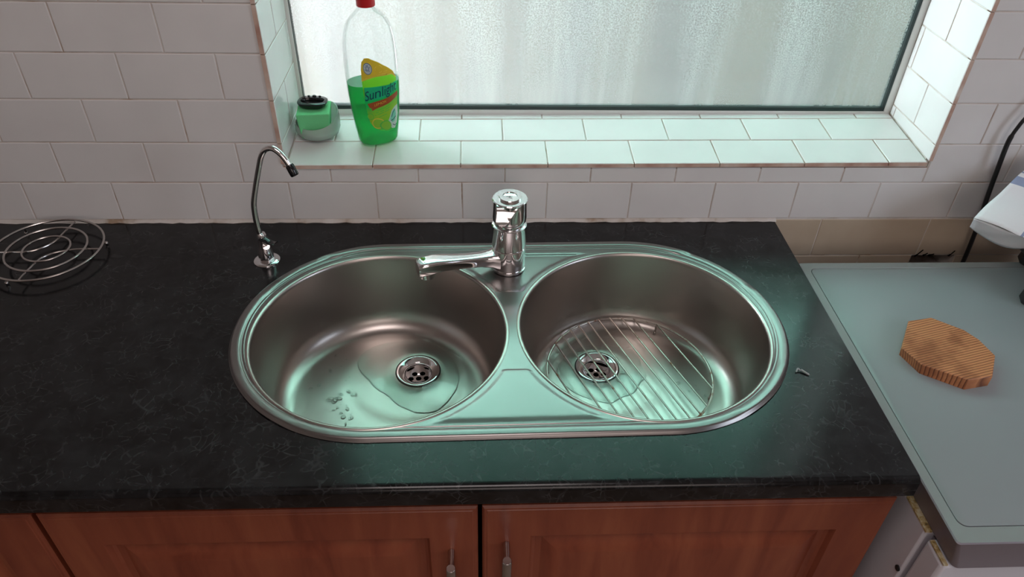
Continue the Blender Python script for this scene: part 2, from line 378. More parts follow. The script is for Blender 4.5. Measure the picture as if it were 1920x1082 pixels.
# sill
mb = MB()
mb.add([(WX0 - 0.01, 0.004, 1.000), (WX1 + 0.01, 0.004, 1.000), (WX1 + 0.01, 0.186, 1.000), (WX0 - 0.01, 0.186, 1.000),
        (WX0 - 0.01, 0.004, SZ(WX0, 0.004) - 0.0022), (WX1 + 0.01, 0.004, SZ(WX1, 0.004) - 0.0022), (WX1 + 0.01, 0.186, SZ(WX1, 0.186) - 0.0022), (WX0 - 0.01, 0.186, SZ(WX0, 0.186) - 0.0022)],
       [(3, 2, 1, 0), (4, 5, 6, 7), (0, 1, 5, 4), (1, 2, 6, 5), (2, 3, 7, 6), (3, 0, 4, 7)], 1)
PS = lambda u, v_, h: (u, v_, SZ(u, v_) - 0.006 + h)
for r_, (v0, v1, off) in enumerate(((-0.0045, 0.0735, 0.0), (0.0735, 0.1508, 0.5), (0.1508, 0.1700, 0.0))):
    for i in range(-2, 8):
        u0 = max((i + off) * TW - 0.001, WX0); u1 = min((i + 1 + off) * TW - 0.001, WX1)
        if u1 - u0 > 0.004: tile(mb, [(u0, v0), (u1, v0), (u1, v1), (u0, v1)], PS, 0.006, side=2, jit=0.0002)
sill = struct(mb.build('trim_1', [M['tile'], M['grout'], M['bisque']], smooth=True, angle=20))
# reveals
for nm, x, s in (('trim_2', WX0, 1), ('trim_3', WX1, -1)):
    mb = MB(); xs = x - s * 0.0016
    mb.box((xs - s * 0.0025, 0.0965, (1.0 + WTOP) / 2), (0.005, 0.177, WTOP - 1.0), 1)
    PR = (lambda u, v_, h, x=x, s=s: (x - s * 0.006 + s * h, u, v_))
    zr = [None] + [Z0 + TH * k for k in range(2, 16)]
    for k in range(14):
        z1 = zr[k + 1]
        j0 = 0.081 if k % 2 else 0.1525
        if k == 0: j0 = 0.1525
        for a, b_ in ((-0.004, j0), (j0, 0.1665)):
            za, zb = (SZ(x, a) + 0.0005, SZ(x, b_) + 0.0005) if k == 0 else (zr[k], zr[k])
            if s > 0: poly = [(a, za), (b_, zb), (b_, z1), (a, z1)]
            else: poly = [(a, za), (b_, zb), (b_, z1), (a, z1)]
            tile(mb, poly, PR, 0.006, side=2, jit=0.0002)
    struct(mb.build(nm, [M['tile'], M['grout'], M['bisque']], smooth=True, angle=20))
mb = MB(); mb.box(((WX0 + WX1) / 2, 0.09, WTOP + 0.003), (WX1 - WX0, 0.18, 0.006)); struct(mb.build('trim_4', M['tile']))
# window: frame, dark gasket, one misted pane
win = empty('window_1', (0.42, 0.175, 1.03), None, None); del win['label']; del win['category']; win['kind'] = 'structure'
def ring(mb, x0, x1, z0, z1, wdt, y0, y1, mi=0):
    mb.box(((x0 + x1) / 2, (y0 + y1) / 2, z0 + wdt / 2), (x1 - x0, y1 - y0, wdt), mi)
    mb.box(((x0 + x1) / 2, (y0 + y1) / 2, z1 - wdt / 2), (x1 - x0, y1 - y0, wdt), mi)
    mb.box((x0 + wdt / 2, (y0 + y1) / 2, (z0 + z1) / 2), (wdt, y1 - y0, z1 - z0 - 2 * wdt), mi)
    mb.box((x1 - wdt / 2, (y0 + y1) / 2, (z0 + z1) / 2), (wdt, y1 - y0, z1 - z0 - 2 * wdt), mi)
def childof(o, p):
    o.parent = p; o.matrix_parent_inverse = Matrix.Translation(-p.location); return o
mb = MB(); ring(mb, -0.1575, 0.9925, 1.0300, WTOP, 0.0135, 0.1685, 0.186)
o = childof(mb.build('window_frame', M['frame']), win); bevel_mod(o, 0.0015)
mb = MB(); ring(mb, -0.1505, 0.9805, 1.0435, WTOP - 0.013, 0.0072, 0.1695, 0.182)
childof(mb.build('gasket', M['gasket']), win)
mb = MB(); mb.box((0.415, 0.1765, (1.05 + WTOP - 0.02) / 2), (0.9805 + 0.1505 - 0.0144, 0.0006, WTOP - 0.02 - 1.05))
mb.v = mb.v; p_ = MB(); p_.add([(-0.1433, 0.1765, 1.0507), (0.9733, 0.1765, 1.0507), (0.9733, 0.1765, WTOP - 0.02), (-0.1433, 0.1765, WTOP - 0.02)], [(0, 1, 2, 3)])
childof(p_.build('pane', M['pane'], recalc=False), win)

# rest of the room
mb = MB(); mb.box(((XL + XR) / 2, (YB + 0.18) / 2, -0.05), (XR - XL + 0.2, 0.18 - YB + 0.2, 0.1)); struct(mb.build('floor', M['floor']))
mb = MB(); mb.box(((XL + XR) / 2, (YB + 0.18) / 2, ZC + 0.05), (XR - XL + 0.2, 0.18 - YB + 0.2, 0.1)); struct(mb.build('ceiling', M['paint']))
mb = MB(); mb.box((XL - 0.05, (YB + 0.18) / 2, ZC / 2), (0.1, 0.18 - YB, ZC)); struct(mb.build('wall_left', M['paint']))
mb = MB(); mb.box((XR + 0.05, (YB + 0.18) / 2, ZC / 2), (0.1, 0.18 - YB, ZC)); struct(mb.build('wall_right', M['paint']))
mb = MB(); mb.box(((XL + XR) / 2, YB - 0.05, ZC / 2), (XR - XL + 0.2, 0.1, ZC)); struct(mb.build('wall_front', M['paint']))

# outside: a narrow passage under green roofing, with the neighbour's wall
mb = MB(); mb.box((1.0, 1.26, 1.08), (5.0, 0.12, 2.16)); struct(mb.build('wall_outside', M['render']))
mb = MB(); mb.box((2.6, 0.7, 1.3), (0.1, 1.1, 2.6)); struct(mb.build('wall_light_screen', M['render']))  # unseen wall added to darken the right end of the passage
mb = MB(); mb.box((1.0, 0.72, -0.05), (5.4, 1.1, 0.1)); struct(mb.build('floor_outside', M['render']))
mb = MB()
cor = []
for yy, zz in ((0.19, 2.62), (1.34, 2.16)):
    cor.append([(-1.3 + 0.02 * i, yy, zz + 0.012 * sin(i * PI / 2.0)) for i in range(196)])
mb.loops(cor, closed=False)
struct(mb.build('ceiling_outside', M['roofing'], smooth=True, angle=80, recalc=False))

mb = MB(); mb.box((1.0, 0.66, 2.72), (5.0, 0.96, 0.10)); struct(mb.build('ceiling_sky_screen', M['render']))  # unseen slab added to block the sky, dimming the roofing near the house

# ------------------------------------------------------------------ base cabinets
def cab_door(mb, x0, x1, z0, z1, y):
    """routed door: rounded edge, flat frame, sunk moulding, raised field"""
    prof = [(0.0, 0.0), (0.0, 0.016), (0.003, 0.019), (0.006, 0.0192), (0.007, 0.020), (0.066, 0.020), (0.070, 0.0125), (0.074, 0.0100), (0.083, 0.0095), (0.107, 0.0195), (0.110, 0.020)]
    lps = []
    for d, h in prof: lps.append([(x0 + d, y - h, z0 + d), (x1 - d, y - h, z0 + d), (x1 - d, y - h, z1 - d), (x0 + d, y - h, z1 - d)])
    mb.loops(lps, True, True, True)
def handle(parent, x, ztop):
    h = MB()
    h.tube([(x, -0.576, ztop - 0.006), (x, -0.606, ztop - 0.006)], 0.0047, 16)
    h.tube([(x, -0.576, ztop - 0.130), (x, -0.606, ztop - 0.130)], 0.0047, 16)
    h.lathe([(0.0057, -0.15), (0.0068, -0.149), (0.0068, -0.0012), (0.0058, 0.0)], (x, -0.606, ztop), 24, True, True)
    ho = h.build('door_handle', M['wire'], smooth=True, angle=40); childof2(ho, parent)
def childof2(o, p):
    bpy.context.view_layer.update()
    o.parent = p; o.matrix_parent_inverse = p.matrix_world.inverted(); return o
cabs = [(-1.74, -0.392, 'cherry-wood base cabinet at the far left, only a corner of its door showing', [(-0.960, -0.394, None, None)]),
        (-0.389, 0.748, 'cherry-wood double-door base cabinet under the sink with two bar handles', [(-0.387, 0.1795, 0.1425, 0.7375), (0.1855, 0.746, 0.2185, 0.7530)])]
for k, (x0, x1, lab, doors) in enumerate(cabs):
    e = empty('base_cabinet', ((x0 + x1) / 2, -0.29, 0.0), lab, 'cabinet')
    mb = MB(); t_ = 0.016
    ca, cb = x0 + 0.001, (x1 - 0.001) if k < 1 else 0.741
    mb.box((ca + t_ / 2, -0.29, 0.48), (t_, 0.53, 0.765)); mb.box((cb - t_ / 2, -0.29, 0.48), (t_, 0.53, 0.765))
    mb.box(((ca + cb) / 2, -0.29, 0.11), (cb - ca, 0.53, t_)); mb.box(((ca + cb) / 2, -0.032, 0.42), (cb - ca, 0.008, 0.62))
    mb.box(((ca + cb) / 2, -0.50, 0.05), (cb - ca, 0.02, 0.1))
    childof2(mb.build('carcass', M['cherry']), e)
    for dx0, dx1, hx, hz in doors:
        mb = MB(); cab_door(mb, dx0, dx1, 0.12, 0.829, -0.5555)
        d = childof2(mb.build('cabinet_door', M['cherry'], smooth=True, angle=20), e)
        if hx: handle(d, hx, hz)
    mb = MB(); mb.box(((ca + cb) / 2, -0.547, 0.845), (cb - ca, 0.014, 0.036)); childof2(mb.build('top_rail', M['cherry']), e)

# ------------------------------------------------------------------ worktop with the sink cut-out
SINK = Vector((0.2348, -0.2973)); STH = 0.0143
RO, HS = 0.2229, 0.2023
RB, HB, BYO = 0.1905, 0.2027, -0.0085
def stadium(r, hs, n=40, cx=0, cy=0):
    p = []
    for i in range(n + 1): a = -PI / 2 + PI * i / n; p.append((cx + hs + r * cos(a), cy + r * sin(a)))
    for k in range(1, 12): p.append((cx + hs - 2 * hs * k / 12, cy + r))
    for i in range(n + 1): a = PI / 2 + PI * i / n; p.append((cx - hs + r * cos(a), cy + r * sin(a)))
    for k in range(1, 12): p.append((cx - hs + 2 * hs * k / 12, cy - r))
    return p
def s2w(p): return (SINK.x + p[0] * cos(STH) - p[1] * sin(STH), SINK.y + p[0] * sin(STH) + p[1] * cos(STH))
TXL, TXR, TYF = -1.74, 0.742, -0.597
outer = [(TXL, TYF + 0.012), (TXR, TYF + 0.012), (TXR, -0.001), (TXL, -0.001)]
holep = [s2w(p) for p in stadium(RO - 0.012, HS)]
vs = [Vector(p) for p in outer + holep]; no = len(outer); nh = len(holep)
ed = [(i, (i + 1) % no) for i in range(no)] + [(no + i, no + (i + 1) % nh) for i in range(nh)]
def inpoly(p, poly):
    c = False; j = len(poly) - 1
    for i in range(len(poly)):
        if (poly[i][1] > p[1]) != (poly[j][1] > p[1]) and p[0] < (poly[j][0] - poly[i][0]) * (p[1] - poly[i][1]) / (poly[j][1] - poly[i][1]) + poly[i][0]: c = not c
        j = i
    return c
rv, _, rf, *_ = delaunay_2d_cdt(vs, ed, [], 0, 1e-7)
tri = [f for f in rf if not inpoly(sum((rv[i] for i in f), Vector((0, 0))) / 3, holep)]
ZT, TT = 0.900, 0.035
mb = MB(); mb.add([(p.x, p.y, ZT) for p in rv], tri); mb.add([(p.x, p.y, ZT - TT) for p in rv], [f[::-1] for f in tri])
mb.loops([[(x, y, ZT) for x, y in holep], [(x, y, ZT - TT) for x, y in holep]])
for a, b_ in ((1, 2), (2, 3), (3, 0)):
    A, B = outer[a], outer[b_]; mb.add([(A[0], A[1], ZT), (B[0], B[1], ZT), (B[0], B[1], ZT - TT), (A[0], A[1], ZT - TT)], [(0, 1, 2, 3)])
pr = [(TYF + 0.012, ZT)] + [(TYF + 0.009 - 0.009 * sin(a), ZT - 0.009 + 0.009 * cos(a)) for a in [PI / 2 * k / 8 for k in range(9)]] + [(TYF, ZT - TT + 0.003), (TYF + 0.003, ZT - TT), (TYF + 0.012, ZT - TT)]
mb.loops([[(TXL, y, z) for y, z in pr], [(TXR, y, z) for y, z in pr]], closed=False)
mb.add([(TXR, y, z) for y, z in pr], [list(range(len(pr)))])
top = mb.build('worktop', M['laminate'], smooth=True, angle=30)
tag(top, 'long black speckled laminate worktop with rounded front edge holding the sink', 'worktop')
# rough filler bead between worktop and tiles
mb = MB(); xs = [TXL + 0.012 * i for i in range(int((TXR + 0.006 - TXL) / 0.012) + 1)]
la, lb, lc, ld = [], [], [], []
for x in xs:
    k = random.uniform(0.003, 0.0065); h = random.uniform(0.0030, 0.0048)
    la.append((x, 0.002, ZT + 0.0052)); lb.append((x, -k * 0.5, ZT + h)); lc.append((x, -k, ZT + 0.0002)); ld.append((x, 0.002, ZT - 0.001))
mb.loops([la, lb, lc, ld], closed=False)
struct(mb.build('trim_5', M['grout'], smooth=True, angle=60))

# ------------------------------------------------------------------ sink
def sm(a, b_, x):
    x = min(1, max(0, (x - a) / (b_ - a))); return x * x * (3 - 2 * x)
def sd_stad(x, y):        # distance inward from the outline
    dx = max(0, abs(x) - HS); return RO - math.hypot(dx, y)
def deck_h(x, y):
    d = sd_stad(x, y); h = 0.0050
    h -= 0.0050 * (1 - sm(0.0, 0.006, d)) ** 2
    h -= 0.0016 * sm(0.0160, 0.0178, d)
    h += 0.0007 * sm(0.0205, 0.0215, d) * (1 - sm(0.0215, 0.0228, d))
    db = min(math.hypot(x - HB, y - BYO), math.hypot(x + HB, y - BYO)) - RB
    pf = sm(0.0110, 0.0190, db) * sm(-0.002, 0.010, y + 0.197) * (1 - sm(-0.1005, -0.0965, y)) * (1 if y < -0.09 else 0)
    pb = sm(0.0110, 0.0190, db) * (1 - sm(0.182, 0.186, y)) * sm(0.082, 0.0855, y)
    return h + 0.0014 * pf - 0.0016 * pb
pts = []; edges = []
def contour(p):
    k = len(pts); pts.extend(p); edges.extend([(k + i, k + (i + 1) % len(p)) for i in range(len(p))])
for d in (0.0, 0.0012, 0.0026, 0.0042, 0.006, 0.011, 0.016, 0.0169, 0.0178, 0.0205, 0.0210, 0.0215, 0.0222, 0.0228, 0.0236): contour(stadium(RO - d, HS, 72))
for s in (1, -1):
    contour(circle(s * HB, BYO, RB + 0.0065, 120))
for s in (1, -1):
    for d in (0.0110, 0.0125, 0.0140, 0.0155, 0.0170, 0.0180, 0.0190):
        for q in circle(s * HB, BYO, RB + d, 200):
            if sd_stad(*q) > 0.0245 and math.hypot(q[0] + s * HB, q[1] - BYO) > RB + 0.008: pts.append(q)
for yv in (-0.197, -0.1955, -0.194, -0.192, -0.190, -0.188, -0.1005, -0.0995, -0.0985, -0.0975, -0.0965, 0.082, 0.0832, 0.0843, 0.0855, 0.182, 0.184, 0.186):
    for i in range(-60, 61):
        x = i * 0.0025
        if sd_stad(x, yv) > 0.0245 and min(math.hypot(x - HB, yv - BYO), math.hypot(x + HB, yv - BYO)) > RB + 0.008: pts.append((x, yv))
for i in range(-40, 41):
    for j in range(-40, 41):
        x, y = i * 0.005, j * 0.005
        if sd_stad(x, y) > 0.026 and min(math.hypot(x - HB, y - BYO), math.hypot(x + HB, y - BYO)) > RB + 0.009: pts.append((x + 0.0001, y + 0.0001))
rv, _, rf, *_ = delaunay_2d_cdt([Vector(p) for p in pts], edges, [], 0, 1e-6)
bc = [(HB, BYO), (-HB, BYO)]
def keep(f):
    c = sum((rv[i] for i in f), Vector((0, 0))) / 3
    return sd_stad(c.x, c.y) > -1e-5 and all(math.hypot(c.x - a, c.y - b_) > RB + 0.00640 for a, b_ in bc)
mb = MB(); mb.add([(p.x, p.y, deck_h(p.x, p.y)) for p in rv], [f for f in rf if keep(f)])
lip = stadium(RO, HS, 72); mb.loops([[(x, y, 0.0) for x, y in lip], [(x * 0.9985, y * 0.9975, -0.0008) for x, y in lip]])
sink = empty('kitchen_sink', (SINK.x, SINK.y, ZT + 0.0010), 'stainless steel oval sink with two round bowls set into the black worktop', 'sink', rz=STH)
dk = mb.build('sink_deck', M['steel'], sink, smooth=True, angle=60)
DEP = 0.1435
drains = []
for s in (1, -1):
    cx, cy = s * HB, BYO
    dcx, dcy = (cx - 0.0500, cy + 0.0605) if s > 0 else (cx + 0.0470, cy + 0.0605)
    ex, ey = cx - s * 0.032, cy + 0.043
    prof = [(RB + 0.0065, 0.0035), (RB + 0.005, 0.0046), (RB + 0.003, 0.0048), (RB + 0.001, 0.0036), (RB - 0.0005, 0.0010), (RB - 0.001, -0.003)]
    for z_, r_ in ((-0.02, 0.1885), (-0.05, 0.1865), (-0.08, 0.1845), (-0.098, 0.1825)): prof.append((r_, z_))
    for k in range(1, 13):
        a = PI / 2 * k / 12; prof.append((0.1480 + 0.0340 * cos(a), -0.098 - (DEP - 0.0992) * sin(a)))
    lps = [circle3 for circle3 in [[(cx + r_ * cos(2 * PI * j / 96), cy + r_ * sin(2 * PI * j / 96), z_) for j in range(96)] for r_, z_ in prof]]
    fl = []
    def lerp(c0, c1, u): return tuple(a + (b_ - a) * u for a, b_ in zip(c0, c1))
    A = (cx, cy, 0.148, -(DEP - 0.0012)); B = (ex, ey, 0.0960, -DEP + 0.0009); C_ = (ex, ey, 0.0935, -DEP + 0.0004); D = (dcx, dcy, 0.0395, -DEP); E_ = (dcx, dcy, 0.036, -DEP - 0.0015)
    for u in (0.25, 0.5, 0.75, 1): fl.append(lerp(A, B, u))
    fl.append(C_)
    for u in (0.25, 0.5, 0.75, 1): fl.append(lerp(C_, D, u))
    fl.append(E_)
    for x_, y_, r_, z_ in fl: lps.append([(x_ + r_ * cos(2 * PI * j / 96), y_ + r_ * sin(2 * PI * j / 96), z_) for j in range(96)])
    mb = MB(); mb.loops(lps); bo = mb.build('sink_bowl', M['bowl_steel'], sink, smooth=True, angle=50)
    # drain: flange, cup, perforated plate
    mb = MB(); zf = -DEP
    mb.lathe([(0.0385, -0.0012), (0.0385, 0.0004), (0.0368, 0.0006)], (dcx, dcy, zf), 64)
    dr_ = mb.build('drain', M['rubber'], sink, smooth=True)
    mb = MB()
    mb.lathe([(0.0366, 0.0000), (0.0366, 0.0014), (0.0350, 0.0022), (0.0330, 0.0016), (0.0240, -0.0022), (0.0222, -0.0040), (0.0218, -0.007), (0.0218, -0.019)], (dcx, dcy, zf), 64)
    mb.build('flange', M['chrome'], dr_, smooth=True, angle=50).matrix_parent_inverse = Matrix.Identity(4)
    # plate
    pp = circle(dcx, dcy, 0.0218, 48); pe = [(i, (i + 1) % 48) for i in range(48)]; holes = []
    for k in range(7):
        hx, hy = (dcx, dcy) if k == 0 else (dcx + 0.0132 * cos(PI / 3 * k + 0.05), dcy + 0.0132 * sin(PI / 3 * k + 0.05))
        b0 = len(pp); pp += circle(hx, hy, 0.0051, 20); pe += [(b0 + i, b0 + (i + 1) % 20) for i in range(20)]; holes.append((hx, hy))
    pv, _, pf_, *_ = delaunay_2d_cdt([Vector(p) for p in pp], pe, [], 0, 1e-7)
    kf = [f for f in pf_ if all((sum((pv[i] for i in f), Vector((0, 0))) / 3 - Vector(h)).length > 0.0046 for h in holes)]
    mb = MB(); zp = zf - 0.0185
    mb.add([(p.x, p.y, zp) for p in pv], kf)
    for h in holes: mb.loops([[(x, y, zp) for x, y in circle(h[0], h[1], 0.0051, 20)], [(x, y, zp - 0.0015) for x, y in circle(h[0], h[1], 0.0051, 20)]])
    mb.build('strainer_plate', M['chrome'], dr_)
    mb = MB(); mb.lathe([(0.0215, -0.0205), (0.0215, -0.06)], (dcx, dcy, zf), 32, cap1=True); mb.build('waste_pipe', M['void'], dr_)
    drains.append(s2w((dcx, dcy)))
ZFL = ZT + 0.001 - DEP       # floor height of the bowls

# wire rack standing in the right bowl
RC = Vector((0.4346, -0.2783)); ZR = 0.7795; RR = 0.1385
rack = empty('sink_rack', (RC.x, RC.y, ZFL), 'round wire rack with thin parallel bars standing in the right sink bowl', 'sink rack')
mb = MB(); mb.tube([(RR * cos(a), RR * sin(a), ZR - ZFL) for a in [2 * PI * i / 96 for i in range(96)]], 0.0022, 10, closed=True)
mb.build('rim', M['rack_wire'], rack, smooth=True)
th = rad(-69); dv = Vector((cos(th), sin(th))); nv = Vector((sin(th), -cos(th)))
for off in (0.1160, 0.0850, 0.0648, 0.0445, 0.0253, 0.005, -0.0153, -0.0368, -0.0572, -0.0766, -0.1075):
    hl = math.sqrt(RR ** 2 - off ** 2) - 0.0005
    a = nv * off + dv * hl; b_ = nv * off - dv * hl
    mb = MB(); mb.tube([(a.x, a.y, ZR - ZFL + 0.0016), (b_.x, b_.y, ZR - ZFL + 0.0016)], 0.0016, 8); mb.build('bar', M['rack_wire'], rack, smooth=True)
for px, py in ((0.4988 - RC.x, -0.1676 - RC.y), (0.2985 - RC.x, -0.2600 - RC.y), (-0.02, -0.137), (0.132, -0.045)):
    d_ = Vector((px, py)).normalized() * (RR)
    mb = MB(); f_ = d_ * 0.985
    mb.tube([(d_.x, d_.y, ZR - ZFL), (f_.x, f_.y, 0.0035)], 0.0016, 8); mb.sphere((f_.x, f_.y, 0.0046), 0.0028, seg=10)
    mb.build('leg', M['rack_wire'], rack, smooth=True)

# ------------------------------------------------------------------ mixer tap
tap = empty('mixer_tap', (0.2335, -0.145, ZT + 0.004), 'chrome single-lever mixer tap with swivel spout behind the sink bowls', 'tap')
TZ = 0.0; R0 = 0.0283
mb = MB(); mb.lathe([(0.001, 0.0), (R0 + 0.0008, 0.0), (R0 + 0.0008, 0.003), (R0, 0.0035), (R0 - 0.0015, 0.0036), (R0 - 0.0015, 0.0052), (0.001, 0.0052)], seg=64)
mb.build('base_ring', M['chrome'], tap, smooth=True)
mb = MB(); mb.lathe([(0.001, 0.005), (R0 - 0.001, 0.005), (R0, 0.006), (R0, 0.043), (R0 - 0.0012, 0.0445), (0.001, 0.0445)], seg=64)
mb.build('tap_body', M['chrome'], tap, smooth=True)
mb = MB(); mb.lathe([(R0 - 0.002, 0.0440), (R0 - 0.002, 0.0458)], seg=64); mb.build('seal', M['rubber'], tap, smooth=True)
mb = MB(); mb.lathe([(0.001, 0.0456), (R0 - 0.0006, 0.0456), (R0, 0.0464), (R0, 0.0860), (R0 + 0.0004, 0.0868), (R0 - 0.001, 0.0880), (R0 - 0.0035, 0.0886), (R0 - 0.0035, 0.0960), (0.001, 0.0960)], seg=64)
mb.build('sleeve', M['chrome'], tap, smooth=True, angle=30)
# handle: slightly flared drum with a lever flowing down its front-left
mb = MB(); HT = 0.1355
drum = [(0.001, 0.0935), (R0 - 0.0024, 0.0935), (R0 - 0.0012, 0.0952), (R0 - 0.0002, 0.104), (R0 + 0.0002, HT - 0.0012), (R0 - 0.0010, HT), (0.001, HT)]
mb.lathe(drum, seg=72)
th = rad(-101); fx = Vector((cos(th), sin(th), 0)); sx_ = Vector((-sin(th), cos(th), 0))
def hp(f, s, z): p = fx * f + sx_ * s; return (p.x, p.y, z)
rows = [(0.010, -0.0245, 0.0245, 0.0014, 0.008), (0.0190, -0.0225, 0.0210, 0.0012, 0.010), (0.0248, -0.0222, 0.0160, 0.0020, 0.016), (0.0275, -0.0222, 0.0110, 0.0045, 0.021), (0.0300, -0.0222, 0.0070, 0.0100, 0.026), (0.0325, -0.0228, 0.0030, 0.0155, 0.029), (0.0355, -0.0236, -0.0010, 0.0205, 0.031), (0.0375, -0.0236, -0.0030, 0.0255, 0.0315), (0.0376, -0.0230, -0.0035, 0.0300, 0.0325)]
lps = []
for f, sl, sr, zt, zb in rows:
    zt, zb = HT - zt, HT - zb; wm = (sr - sl)
    P_ = lambda f_, s_, z_: (s_, -f_, z_)
    lps.append([P_(f - 0.0005, sl, zt - 0.0008), P_(f, sl + 0.0008, zt), P_(f - 0.0006, sl + wm * .35, zt - 0.0002), P_(f - 0.0006, sl + wm * .65, zt - 0.0002), P_(f, sr - 0.0008, zt), P_(f - 0.0005, sr, zt - 0.0008), P_(f - 0.014, sr * 0.9, zb), P_(f - 0.014, sl * 0.9, zb)])
mb.loops(lps, True, True, True)
hn = mb.build('handle', M['chrome'], tap, smooth=True, angle=38)
mb = MB(); mb.lathe([(0.0180, HT - 0.001), (0.0180, HT + 0.0028), (0.0172, HT + 0.0038), (0.0118, HT + 0.0040), (0.0112, HT + 0.0022), (0.0104, HT + 0.0018), (0.001, HT + 0.0018)], seg=56)
mb.build('button', M['chrome'], hn, smooth=True, angle=35)
# tiny engraved mark in the middle of the button
mb = MB()
for pts_ in ([(-0.006, 0.0008), (-0.002, 0.0004), (-0.0005, 0.0020), (0.0008, 0.0012), (0.0002, -0.0006), (-0.0012, -0.0022)], [(0.0022, 0.0020), (0.0036, 0.0008)], [(0.0004, -0.003), (0.0030, -0.0032)]):
    mb.tube([(x, y, HT + 0.0019) for x, y in pts_], 0.0003, 6)
mb.build('engraved_mark', M['gasket'], hn)
# spout
tip = Vector((0.0965 - 0.2335, -0.193 + 0.145, 0)); L_sp = tip.length; td = tip.normalized(); sd_ = Vector((-td.y, td.x, 0))
secs = [(0.012, 0.0230, 0.0205, 0.0185), (0.022, 0.0185, 0.0215, 0.0160), (0.033, 0.0145, 0.0235, 0.0125), (0.050, 0.0120, 0.0262, 0.0105), (0.075, 0.0115, 0.0298, 0.0100), (0.098, 0.0128, 0.0335, 0.0102), (0.114, 0.0145, 0.0362, 0.0108), (0.130, 0.0152, 0.0372, 0.0120), (0.146, 0.0150, 0.0362, 0.0128), (0.1545, 0.0142, 0.0350, 0.0125), (0.1580, 0.0125, 0.0340, 0.0105)]
lps = []
for d, hw, zc, hh in secs:
    c = td * d; lp = []
    for k in range(24):
        a = 2 * PI * k / 24; ca, sa = cos(a), sin(a); e_ = 0.45
        q = c + sd_ * hw * math.copysign(abs(ca) ** e_, ca); lp.append((q.x, q.y, zc + hh * math.copysign(abs(sa) ** e_, sa)))
    lps.append(lp)
mb = MB(); mb.loops(lps, True, True, True)
spo = mb.build('spout', M['chrome'], tap, smooth=True, angle=45)
c = td * 0.1425
mb = MB(); mb.lathe([(0.0142, 0.030), (0.0142, 0.0225), (0.0132, 0.0220), (0.0132, 0.0165), (0.0122, 0.0160), (0.0112, 0.0180), (0.001, 0.0180)], (c.x, c.y, 0), 40)
mb.build('aerator', M['chrome'], spo, smooth=True, angle=35)

# ------------------------------------------------------------------ small filter tap
ft = empty('filter_tap', (-0.1784, -0.1200, ZT), 'slim chrome gooseneck filter tap with black nozzle left of the sink', 'tap')
fo = Vector((-0.1784, -0.12, ZT)); rel = lambda x, z, y=-0.12: (x - fo.x, y - fo.y, z - fo.z)
mb = MB(); mb.lathe([(0.001, 0.0), (0.0215, 0.0), (0.0218, 0.0014), (0.0200, 0.0030), (0.0150, 0.0042), (0.001, 0.0044)], seg=48)
mb.build('base_flange', M['chrome'], ft, smooth=True, angle=40)
mb = MB(); mb.lathe([(0.001, 0.004), (0.0130, 0.004), (0.0134, 0.0055), (0.0134, 0.0105), (0.0128, 0.012), (0.001, 0.012)], seg=6); b1 = mb.build('hex_nut', M['chrome'], ft); bevel_mod(b1, 0.0008)
mb = MB(); mb.lathe([(0.001, 0.011), (0.0128, 0.011), (0.0125, 0.016), (0.0105, 0.026), (0.0088, 0.036), (0.0082, 0.045), (0.0078, 0.052), (0.0062, 0.056), (0.001, 0.057)], seg=40)
mb.build('tap_body', M['chrome'], ft, smooth=True, angle=40)
mb = MB(); mb.lathe([(0.0001, 0.0), (0.0062, 0.0), (0.0064, 0.002), (0.0058, 0.010), (0.0001, 0.0105)], seg=24)
bz = mb.build('valve_boss', M['chrome'], ft, smooth=True); bz.location = (0.006, -0.0045, 0.034); bz.rotation_euler = (rad(60), rad(25), 0)
lv = catmull([(0.000, -0.002, 0.048), (0.006, -0.006, 0.0475), (0.014, -0.010, 0.0440), (0.021, -0.013, 0.0445), (0.027, -0.015, 0.0480)], 6)
mb = MB(); lps = []
for i, p in enumerate(lv):
    u = i / (len(lv) - 1); wd = 0.0085 - 0.004 * u; h_ = 0.0030 - 0.0018 * u
    dv_ = Vector((0.87, -0.49, 0)); sv = Vector((0.49, 0.87, 0))
    lps.append([p + sv * wd * cos(a) + Vector((0, 0, h_ * sin(a))) for a in [2 * PI * k / 14 for k in range(14)]])
mb.loops(lps, True, True, True); mb.build('lever', M['gloss_black'], ft, smooth=True)
neck = catmull([rel(-0.1802, 0.952), rel(-0.1815, 0.972), rel(-0.1808, 1.000), rel(-0.1780, 1.020), rel(-0.1690, 1.050), rel(-0.1580, 1.083), rel(-0.1510, 1.101, -0.121), rel(-0.1420, 1.1130, -0.123), rel(-0.1300, 1.1160, -0.126), rel(-0.1175, 1.1075, -0.130), rel(-0.1080, 1.0920, -0.133), rel(-0.1040, 1.0830, -0.135)], 8)
mb = MB(); mb.tube(neck, 0.0048, 16); mb.build('neck', M['chrome'], ft, smooth=True, angle=60)
n1 = Vector(rel(-0.1080, 1.0920, -0.133)); n2 = Vector(rel(-0.1005, 1.0755, -0.1375))
mb = MB(); mb.tube([n1, n1.lerp(n2, 0.15), n1.lerp(n2, 0.9), n2], [0.0056, 0.0068, 0.0068, 0.0060], 20); mb.build('nozzle', M['gloss_black'], ft, smooth=True, angle=40)

